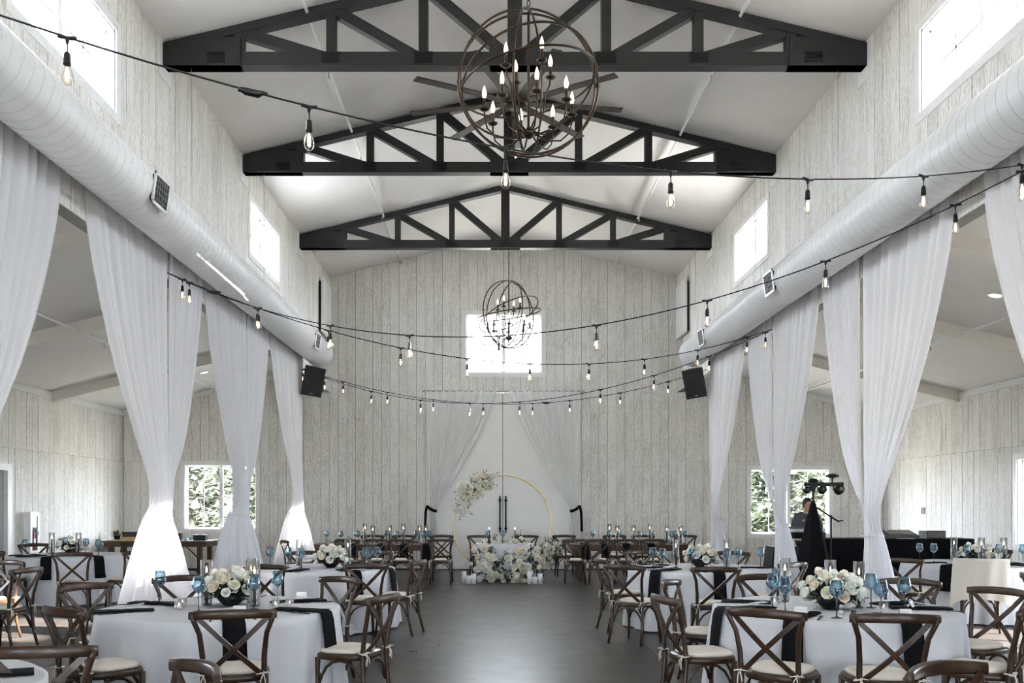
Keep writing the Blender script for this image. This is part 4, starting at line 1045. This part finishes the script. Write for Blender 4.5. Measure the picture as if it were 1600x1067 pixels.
def floral(name, label, loc, pts, nb, leaf_n, sizes, seed, lw=.04, blue=False, out=None, airy=1.):
    """pts: list of (centre, radius xyz, share) blobs; blooms on their camera-side shells and round about"""
    rnd = random.Random(seed); r = thing(name, label, 'flowers', loc)
    l1, l2, l3 = MB(), MB(), MB()
    tot = sum(p[2] for p in pts)
    for c_, rad, sh_ in pts:
        for k in range(int(leaf_n*sh_/tot)):
            v = Vector((rnd.gauss(0, 1), rnd.gauss(0, 1), rnd.gauss(.15, 1))).normalized()
            p = Vector((c_[0]+v.x*rad[0]*.5, c_[1]+abs(v.y)*rad[1]*.4, c_[2]+v.z*rad[2]*.5))
            q = rnd.random()
            sprig(l3 if (blue and q > .8) else (l2 if q > .55 else l1), p, v+Vector((0, 0, .3)), rnd.uniform(.10, .22)*airy, 9, lw, rnd)
        nn = int(nb*sh_/tot)
        for k in range(nn):
            v = Vector((rnd.gauss(0, 1), rnd.gauss(-.5, .8), rnd.gauss(.15, .8))).normalized()
            q = rnd.uniform(.85, 1.15); p = Vector((c_[0]+v.x*rad[0]*q, c_[1]+v.y*rad[1]*q-.03, c_[2]+v.z*rad[2]*q))
            if loc[2]+p.z < .05: p.z = .05-loc[2]
            b = OB('bloom', rnd.choice(BL), r, p); b.rotation_euler = (v+Vector((0, -.2, .1))).to_track_quat('Z', 'Y').to_euler()
            s_ = rnd.uniform(*sizes); b.scale = (s_,)*3
    for l_, m_, nm in ((l1, 'leaf', 'dark_foliage'), (l2, 'leaf2', 'grey_foliage'), (l3, 'leaf3', 'blue_foliage')):
        if l_.v: o = put(nm, l_, M[m_], r); o['kind'] = 'stuff'
    return r
floral('floor_flowers', 'wide mound of white blooms and greenery on floor before sweetheart table', (.27, 17.9, 0),
       [((-.38, 0, .26), (.32, .22, .26), 1.2), ((.0, -.06, .30), (.36, .24, .30), 1.4), ((.38, 0, .30), (.32, .22, .30), 1.3), ((-.42, .05, .5), (.26, .15, .22), .6), ((.45, .05, .5), (.22, .15, .25), .6)], 92, 230, (1.0, 1.9), 3, .045, True)
floral('table_flowers', 'low blooms along front edge of the sweetheart table top', (.27, 18.5, .755), [((-.25, 0, .04), (.22, .10, .07), 1), ((.28, 0, .04), (.22, .10, .07), 1)], 14, 40, (.9, 1.3), 4, .035)
floral('leaning_spray', 'loose spray of white flowers and greenery at right foot of gold ring', (1.12, 19.25, .12), [((-.05, 0, .22), (.20, .16, .2), 1), ((.10, 0, .42), (.22, .16, .24), 1.2), ((.24, 0, .52), (.16, .14, .14), .6)], 46, 120, (.8, 1.4), 5, .04, airy=1.3)
floral('ring_flowers', 'cluster of white flowers fixed at upper left of gold ring', (.225, 19.90, 1.13), [((-.50, 0, .93), (.28, .10, .18), 1.1), ((-.74, 0, .72), (.24, .10, .22), 1.2), ((-.93, 0, .40), (.15, .09, .22), .7), ((-.30, 0, 1.03), (.18, .07, .10), .4)], 70, 120, (1.1, 1.9), 6, .04, airy=1.0)
for x, y, h_, rr, w_ in ((-.56, 17.55, .245, .045, 'tall white pillar candle outermost of left trio by floor flowers'), (-.47, 17.48, .16, .048, 'short white pillar candle in middle of left trio'), (-.37, 17.52, .20, .050, 'white pillar candle innermost of left trio'),
                         (.74, 17.50, .245, .047, 'tall white pillar candle innermost of right trio by floor flowers'), (.845, 17.45, .14, .050, 'short white pillar candle in middle of right trio'), (.95, 17.50, .20, .046, 'white pillar candle outermost of right trio')):
    r = thing('pillar_candle', w_, 'candle', (x, y, 0), 0, 'white pillar candles'); put('wax', MB().lathe([(rr, 0), (rr, h_), (rr*.85, h_+.004), (rr*.6, h_-.01)], 18), M['wax'], r, True)
    put('wick', MB().tube([(0, 0, h_-.012), (0, .003, h_+.012)], .002, 4), M['black'], r)

# ------------------------------------------------------------------ serving table things, extinguisher, wall control
z = .757
def simple(name, label, cat, loc, parts):
    r = thing(name, label, cat, loc)
    for nm, mb, m_ in parts: put(nm, mb, M[m_], r)
    return r
def leafpot(x, label):
    rnd = random.Random(int(x*100)); lf = MB()
    for k in range(46): leafquad(lf, (0, 0, .10), (rnd.gauss(0, 1), rnd.gauss(0, 1), abs(rnd.gauss(.5, .6))), (0, 0, 1), rnd.uniform(.12, .2), .05)
    simple('potted_plant', label, 'plant', (x, 20.3, z), [('pot', MB().lathe([(.05, 0), (.075, .10), (.07, .11)], 12), 'black'), ('leaves', lf, 'green')])
leafpot(-8.62, 'small green plant in dark pot at wall end of serving table'); leafpot(-7.98, 'small green plant beside stacked boxes on serving table')
simple('food_box', 'black box on straw tray stacked on the serving table', 'box', (-8.28, 20.3, z), [('tray', MB().lathe([(.20, 0), (.24, .07), (.22, .08)], 20), 'straw'), ('box', MB().b2((-.17, -.12, .08), (.17, .12, .16)), 'black'), ('lid', MB().b2((-.18, -.13, .16), (.18, .13, .19)), 'black')])
simple('wooden_board', 'wooden board lying on left end of serving table', 'board', (-8.1, 19.98, z), [('board', MB().b2((-.45, -.09, 0), (.45, .09, .025)), 'straw'), ('handle', MB().b2((.45, -.03, 0), (.58, .03, .02)), 'straw')])
simple('sign_card', 'white standing sign card behind the boxes on serving table', 'sign', (-8.0, 20.45, z), [('card', MB().box((0, 0, .14), (.13, .006, .24)), 'white_card'), ('stand', MB().b2((-.05, -.02, 0), (.05, .03, .02)), 'steel')])
simple('sign_card', 'white standing card on serving table below the window', 'sign', (-7.03, 20.3, z), [('card', MB().box((0, 0, .11), (.16, .006, .20)), 'white_card'), ('stand', MB().b2((-.05, -.02, 0), (.05, .03, .02)), 'steel')])
simple('camera_box', 'small dark box beside the white card on serving table', 'box', (-7.2, 20.25, z), [('box', MB().b2((-.08, -.06, 0), (.08, .06, .17)), 'black'), ('lens', MB().lathe([(.035, 0), (.035, .02)], 12, (0, 0, .17)), 'steel')])
simple('black_basket', 'low black basket of cards at window end of serving table', 'basket', (-6.68, 20.25, z), [('basket', MB().b2((-.14, -.10, 0), (.14, .10, .12)), 'black'), ('card', MB().box((-.02, .02, .15), (.13, .004, .12)), 'white_card'), ('rim', MB().b2((-.15, -.11, .11), (.15, .11, .125)), 'black')])
simple('blue_dish', 'small blue glass dish on serving table by the basket', 'dish', (-6.90, 20.2, z), [('dish', MB().lathe([(.05, 0), (.09, .06), (.085, .06), (.04, .01)], 16), 'blue_glass'), ('foot', MB().lathe([(.04, -.001), (.045, .006)], 16), 'stem')])
r = thing('extinguisher_cabinet', 'white wall cabinet with glass front on left aisle wall', 'cabinet', (AL+.016, 17.0, 1.02))
put('body', MB().b2((0, -.16, -.40), (.02, .16, .40)).b2((.02, -.16, -.40), (.12, -.145, .40)).b2((.02, .145, -.40), (.12, .16, .40)).b2((.02, -.145, .385), (.12, .145, .40)).b2((.02, -.145, -.40), (.12, .145, -.385)), M['trim'], r)
d_ = put('door', MB().b2((.12, -.17, -.41), (.135, -.10, .41)).b2((.12, .10, -.41), (.135, .17, .41)).b2((.12, -.10, .33), (.135, .10, .41)).b2((.12, -.10, -.41), (.135, .10, -.33)), M['trim'], r)
put('glass', MB().b2((.126, -.10, -.33), (.128, .10, .33)), M['cabinet_glass'], d_)
put('handle', MB().b2((.135, .12, -.04), (.15, .135, .04)), M['steel'], d_)
r = thing('fire_extinguisher', 'red fire extinguisher inside the white wall cabinet', 'fire extinguisher', (AL+.085, 17.0, .64))
put('tank', MB().lathe([(.055, 0), (.06, .01), (.06, .38), (.045, .43), (.02, .45)], 16), M['red'], r, True)
put('valve', MB().lathe([(.02, .44), (.02, .50)], 8).b2((-.03, -.05, .50), (.03, .05, .525)).b2((-.015, -.07, .54), (.015, .05, .555)), M['steel'], r)
put('hose', MB().tube([(0, .03, .5), (.02, .09, .45), (.02, .08, .3), (.02, .07, .15)], .012, 6), M['black'], r, True)
put('label', MB().b2((.056, -.03, .13), (.0625, .03, .28)), M['white_card'], r)
r = thing('wall_control', 'small black wall control in white frame on right aisle wall', 'wall control', (AR-.016, 19.4, 1.44))
put('plate', MB().b2((-.012, -.11, -.09), (0, .11, .09)), M['trim'], r); put('screen', MB().b2((-.02, -.08, -.07), (-.012, .08, .07)), M['black'], r)

# ------------------------------------------------------------------ DJ corner
r = thing('dj_table', 'tall table under black cloth along the DJ corner', 'table', (6.9, 15.35, 0))
o_ = outline(2.7, 2.7, .62, 80, 14)
rg = [sc_(o_, .4), o_]; zz = [.985, .985]
for i in range(1, 6):
    t = i/5; rg.append([(p[0]*(1+.015*t)+.012*t*math.sin(k*1.3), p[1]*(1+.05*t)+.018*t*math.sin(k*1.1)) for k, p in enumerate(o_)]); zz.append(.98-.965*t)
n = 80; put('black_drape', MB().add([(p[0], p[1], z_) for q, z_ in zip(rg, zz) for p in q], [(i*n+k, (i+1)*n+k, (i+1)*n+(k+1) % n, i*n+(k+1) % n) for i in range(len(rg)-1) for k in range(n)]+[tuple(range(n))]), M['black_cloth'], r)
for sx in (-1, 1): put('leg', MB().tube([(sx*1.1, 0, .96), (sx*1.1, 0, 0)], .02, 6), M['black_metal'], r)
simple('mixer', 'black audio mixer with knobs on the DJ table', 'mixer', (7.05, 15.3, .987), [('body', MB().prism([(-.2, 0), (.2, 0), (.2, .14), (-.2, .05)], lambda p, t: (t, p[0], p[1]), -.26, .26), 'black'), ('faders', MB().box((0, 0, .10), (.44, .28, .012), Matrix.Rotation(.22, 3, 'X')), 'grille')]+[('knob', MB().lathe([(.012, 0), (.010, .03)], 8, (-.18+.06*k, .1, .115)), 'steel') for k in range(7)])
simple('amplifier', 'black amplifier box at the far end of DJ table', 'amplifier', (7.62, 15.3, .987), [('body', MB().b2((-.16, -.15, 0), (.16, .15, .13)), 'black'), ('front_panel', MB().b2((-.15, -.156, .015), (.15, -.15, .115)), 'grille')])
simple('paper', 'white paper sheet on front of DJ table', 'paper', (7.05, 15.1, .987), [('sheet', MB().b2((-.14, -.08, 0), (.14, .05, .006)), 'white_card')])
simple('dj_controller', 'white edged controller on its black stand before the DJ', 'controller', (5.40, 15.3, .987), [('riser', MB().b2((-.30, -.2, 0), (.30, .2, .11)), 'black'), ('body', MB().b2((-.30, -.2, .11), (.30, .18, .17)), 'white_card'), ('keys', MB().b2((-.27, -.17, .17), (.27, .15, .178)), 'black')])
r = thing('laptop', 'open grey laptop with pale round emblem on lid', 'laptop', (5.34, 15.3, 1.167))
put('keyboard_base', MB().b2((-.17, -.11, 0), (.17, .12, .018)), M['laptop'], r)
l_ = put('lid', MB().b2((-.17, -.008, 0), (.17, 0, .235)), M['laptop'], r, loc=(0, -.11, .018), rot=(math.radians(14), 0, 0))
put('emblem', MB().lathe([(.018, 0), (.018, .002)], 14), M['logo'], l_, loc=(0, -.008, .12), rot=(PI/2, 0, 0))
r = thing('light_stand', 'black effects light stand with cloth cover in DJ corner', 'light stand', (5.36, 14.75, 0))
put('pole', MB().tube([(0, 0, 0), (0, 0, 1.90)], .018, 8), M['black_metal'], r)
put('cloth_cover', MB().lathe([(.44, .01), (.36, .3), (.25, .75), (.13, 1.25), (.045, 1.58), (.03, 1.62)], 6), M['black_cloth'], r)
put('crossbar', MB().b2((-.14, -.03, 1.875), (.50, .03, 1.94)), M['black_metal'], r); put('yoke_plate', MB().prism([(-.06, 1.885), (.06, 1.885), (.02, 1.78), (-.02, 1.78)], lambda p, t: (p[0], t, p[1]), -.02, .02), M['black_metal'], r)
for x, sz in ((-.11, .055), (.14, .065), (.42, .075)):
    l_ = put('spotlight', MB().lathe([(sz*.5, -sz), (sz, -sz*.5), (sz, sz*.6), (sz*.8, sz)], 14), M['black'], r, True, (x, -.03, 1.81), (math.radians(70), 0, .2 if x > .2 else 0)); put('lens', MB().lathe([(sz*.4, sz), (sz*.4, sz+.004)], 10), M['grille'], l_)
    put('yoke', MB().b2((x-sz-.01, -.01, 1.80), (x-sz, .01, 1.89)).b2((x+sz, -.01, 1.80), (x+sz+.01, .01, 1.89)), M['black_metal'], r)
for x, z_, a in ((.0, 1.965, .085), (.32, 2.045, .11)):
    put('dish_light', MB().lathe([(.02, -.032), (a, -.012), (a, .012), (.05, .034), (.02, .04)], 18, (x, 0, z_)).tube([(x, 0, z_-.03), (x, 0, 1.93)], .012, 6), M['black'], r, True)
r = thing('microphone_stand', 'black boom microphone stand beside DJ light stand', 'microphone stand', (5.68, 14.8, 0))
put('upright', MB().tube([(0, 0, .02), (0, 0, 1.36)], .013, 6), M['black_metal'], r); put('boom', MB().tube([(-.26, 0, 1.53), (.0, 0, 1.36), (.13, 0, 1.28)], .013, 6), M['black_metal'], r)
put('clutch', MB().ball((0, 0, 1.365), .024, 8, 6), M['black'], r); put('microphone', MB().tube([(-.26, 0, 1.53), (-.36, 0, 1.55)], [.018, .026], 8), M['black'], r); put('counterweight', MB().tube([(.11, 0, 1.293), (.2, 0, 1.30)], .012, 6), M['black'], r)
for k in range(3):
    a = 2*PI*k/3; put('foot', MB().tube([(0, 0, .10), (.26*math.cos(a), .26*math.sin(a), .012)], .009, 6), M['black_metal'], r)
r = thing('equipment_case', 'black upright equipment case left of the tied curtain', 'case', (5.5, 16.8, 0))
put('body', MB().prism([(-.32, 0), (.28, 0), (.28, .78), (-.22, .78)], lambda p, t: (p[0], t, p[1]), -.25, .25), M['black'], r)
put('handle', MB().tube([(-.1, -.26, .6), (-.1, -.29, .6), (.1, -.29, .6), (.1, -.26, .6)], .012, 6), M['black_metal'], r)
r = thing('road_case', 'low black road case on floor by right aisle wall', 'case', (8.2, 16.6, 0))
put('body', MB().b2((-.75, -.3, .04), (.75, .3, .44)), M['black'], r); put('edging', MB().b2((-.76, -.31, .40), (.76, .31, .44)), M['black_metal'], r)
for sx in (-1, 1): put('wheel', MB().lathe([(.04, -.02), (.04, .02)], 10, (sx*.6, -.2, .04)), M['black'], r)
r = thing('equipment_bag', 'long dark navy padded bag lying on the road case', 'bag', (8.0, 16.6, .445))
rg = []; 
mb = MB(); vs = []; n = 14
for i in range(15):
    t = i/14; k = (1-abs(2*t-1)**8)**.5*.97+.02
    for q in range(n):
        a = 2*PI*q/n; vs.append((-.55+1.1*t, .19*k*math.cos(a), .18+.18*k*math.sin(a)*(1+.05*math.sin(9*t+q))))
mb.add(vs, [(i*n+q, i*n+(q+1) % n, (i+1)*n+(q+1) % n, (i+1)*n+q) for i in range(14) for q in range(n)]+[tuple(range(n))[::-1], tuple(range(14*n, 15*n))])
put('body', mb, M['navy'], r, True); put('strap', MB().tube([(.40, .21*math.cos(a), .18+.20*math.sin(a)) for a in [2*PI*q/16 for q in range(16)]], .014, 5, True), M['white_card'], r)
put('handle', MB().tube([(-.15, 0, .36), (-.12, 0, .40), (.12, 0, .40), (.15, 0, .36)], .014, 6), M['black'], r)

# ------------------------------------------------------------------ DJ
def skin(name, joints, bones, material, parent, lv=2, root=0):
    me = bpy.data.meshes.new(name); me.from_pydata([j[0] for j in joints], bones, []); me.materials.append(material); me.update()
    o = OB(name, me, parent); sm = o.modifiers.new('skin', 'SKIN'); sm.use_smooth_shade = True
    for i, j in enumerate(joints):
        rr = j[1] if isinstance(j[1], tuple) else (j[1], j[1]); me.skin_vertices[0].data[i].radius = rr; me.skin_vertices[0].data[i].use_root = (i == root)
    ss = o.modifiers.new('sub', 'SUBSURF'); ss.levels = lv; ss.render_levels = lv
    return o
P = thing('person', 'man in black suit and tie standing behind laptop in DJ corner', 'person', (5.69, 15.95, 0), 0)
J = [((0, 0, .93), (.15, .10)), ((0, -.01, 1.12), (.14, .10)), ((0, -.01, 1.28), (.155, .10)), ((0, -.01, 1.40), (.07, .06)), ((0, -.03, 1.44), (.060, .062)), ((-.005, -.06, 1.50), (.066, .072)), ((-.01, -.055, 1.57), (.080, .094)), ((-.01, -.04, 1.635), (.066, .082)), ((-.012, -.158, 1.535), .010), 
     ((.17, 0, 1.36), .055), ((.24, .02, 1.13), .045), ((.12, -.22, 1.12), .033), ((.05, -.28, 1.13), .028),
     ((-.17, 0, 1.36), .055), ((-.24, .02, 1.13), .045), ((-.15, -.24, 1.14), .033), ((-.10, -.30, 1.16), .028),
     ((.10, 0, .86), .09), ((.11, -.01, .48), .062), ((.11, .02, .09), .042), ((.12, -.14, .04), .035),
     ((-.10, 0, .86), .09), ((-.11, -.01, .48), .062), ((-.11, .02, .09), .042), ((-.12, -.14, .04), .035)]
B = [(0, 1), (1, 2), (2, 3), (3, 4), (4, 5), (5, 6), (6, 7), (6, 8), (3, 9), (9, 10), (10, 11), (11, 12), (3, 13), (13, 14), (14, 15), (15, 16), (0, 17), (17, 18), (18, 19), (19, 20), (0, 21), (21, 22), (22, 23), (23, 24)]
skin('body', J, B, M['skin'], P)
for s, hx_ in ((1, (.05, -.28, 1.13)), (-1, (-.10, -.30, 1.16))):
    for k, (dx, ln) in enumerate(((-.028, .055), (-.010, .066), (.009, .062), (.027, .048))):
        p0 = Vector(hx_)+Vector((dx*.8, -.02, .005)); skin('finger', [(p0, .0095), (p0+Vector((dx*.15, -ln*.5, .012)), .0085), (p0+Vector((dx*.15, -ln*.85, -.004)), .0075)], [(0, 1), (1, 2)], M['skin'], P, 1)
    p0 = Vector(hx_)+Vector((-s*.025, .0, .0)); skin('thumb', [(p0, .011), (p0+Vector((-s*.022, -.022, .004)), .0095), (p0+Vector((-s*.022, -.045, -.004)), .008)], [(0, 1), (1, 2)], M['skin'], P, 1)
JK = [((0, .0, .84), (.19, .13)), ((0, -.01, 1.05), (.175, .128)), ((0, -.01, 1.26), (.19, .128)), ((0, .005, 1.385), (.10, .075)), ((.19, .005, 1.355), .075), ((.25, .02, 1.13), .060), ((.14, -.19, 1.115), .046), ((-.19, .005, 1.355), .075), ((-.25, .02, 1.13), .060), ((-.165, -.20, 1.13), .046)]
skin('jacket', JK, [(0, 1), (1, 2), (2, 3), (3, 4), (4, 5), (5, 6), (3, 7), (7, 8), (8, 9)], M['black'], P)
skin('trousers', [((0, 0, .92), (.165, .115)), ((.10, 0, .84), .10), ((.11, -.01, .48), .075), ((.11, .02, .07), .065), ((-.10, 0, .84), .10), ((-.11, -.01, .48), .075), ((-.11, .02, .07), .065)], [(0, 1), (1, 2), (2, 3), (0, 4), (4, 5), (5, 6)], M['black'], P)
for s in (-1, 1): put('shoe', MB().ball((s*.115, -.06, .035), (.048, .13, .04), 12, 8), M['black'], P, True)
put('shirt_front', MB().add([(-.06, -.135, 1.40), (.06, -.135, 1.40), (.03, -.160, 1.16), (-.03, -.160, 1.16), (-.065, -.06, 1.44), (.065, -.06, 1.44)], [(0, 1, 2, 3), (4, 5, 1, 0)]), M['shirt'], P)
put('collar', MB().tube([(.062*math.cos(2*PI*q/16), -.025+.065*math.sin(2*PI*q/16), 1.415) for q in range(16)], .016, 6, True), M['shirt'], P, True)
put('tie', MB().prism([(-.018, 1.415), (.018, 1.415), (.012, 1.385), (.028, 1.15), (-.028, 1.15), (-.012, 1.385)], lambda p, t: (p[0], t-(1.42-p[1])*.10, p[1]), -.150, -.140), M['black'], P)
hd = MB(); 
for i in range(7):
    t = PI*(.02+.53*i/6)
    for k in range(16):
        a = 2*PI*k/16; f = 1.0 if i < 4 else 1.0
        hd.v.append((-.01+.083*math.sin(t)*math.cos(a), -.040+.098*math.sin(t)*math.sin(a)+.012, 1.602+.092*math.cos(t)-.075*(1+math.sin(a))*.5*(i/6)**2))
hd.f += [(i*16+k, i*16+(k+1) % 16, (i+1)*16+(k+1) % 16, (i+1)*16+k) for i in range(6) for k in range(16)]; hd.f.append(tuple(range(16))[::-1])
put('hair', hd, M['hair'], P, True)
for s in (-1, 1):
    put('eye', MB().ball((-.01+s*.028, -.150, 1.552), (.010, .006, .006), 8, 6), M['white_card'], P); put('eyebrow', MB().box((-.01+s*.030, -.150, 1.572), (.030, .006, .006)), M['hair'], P)
    put('ear', MB().ball((-.01+s*.082, -.045, 1.545), (.012, .02, .03), 8, 6), M['skin'], P, True)
put('mouth', MB().box((-.01, -.138, 1.492), (.040, .006, .007)), mat('lips', (.35, .13, .11), .5), P)

# ------------------------------------------------------------------ trees outside the aisle windows
def tree(x, y, h, rad, label, seed):
    rnd = random.Random(seed); r = thing('tree', label, 'tree', (x, y, -.32), 0, 'trees beyond the windows')
    put('trunk', MB().tube([(0, 0, 0), (.1, 0, h*.4), (0, .1, h*.85)], [.22, .15, .05], 8), M['bark'], r, True)
    mb = MB()
    for k in range(3600):
        v = Vector((rnd.gauss(0, 1), rnd.gauss(0, 1), rnd.gauss(0, 1))).normalized()*rnd.uniform(.55, 1)**.5
        t = .5+.5*v.z; w_ = rad*(1.1-.55*t)
        p = (v.x*w_+.25*math.sin(9*v.z+x), v.y*w_, h*.15+(h*.85)*t)
        leafquad(mb, p, (rnd.gauss(0, 1), rnd.gauss(0, 1), rnd.gauss(0, .6)), (0, 0, 1), rnd.uniform(.3, .5), rnd.uniform(.16, .28))
    o = put('crown', mb, M['tree_leaf'], r); o['kind'] = 'stuff'
for x, y, h, rad, w_, sd_ in ((-10.3, 30, 5.2, 1.7, 'leafy tree filling left half of the left aisle window', 1), (-7.9, 33.5, 4.8, 1.8, 'leafy tree in right half of the left aisle window', 2),
                              (8.8, 27.5, 4.6, 1.7, 'leafy tree in the left pane of the right aisle window', 3), (12.5, 33, 5.6, 2.0, 'leafy tree seen behind the DJ', 4)):
    tree(x, y, h, rad, w_, sd_)
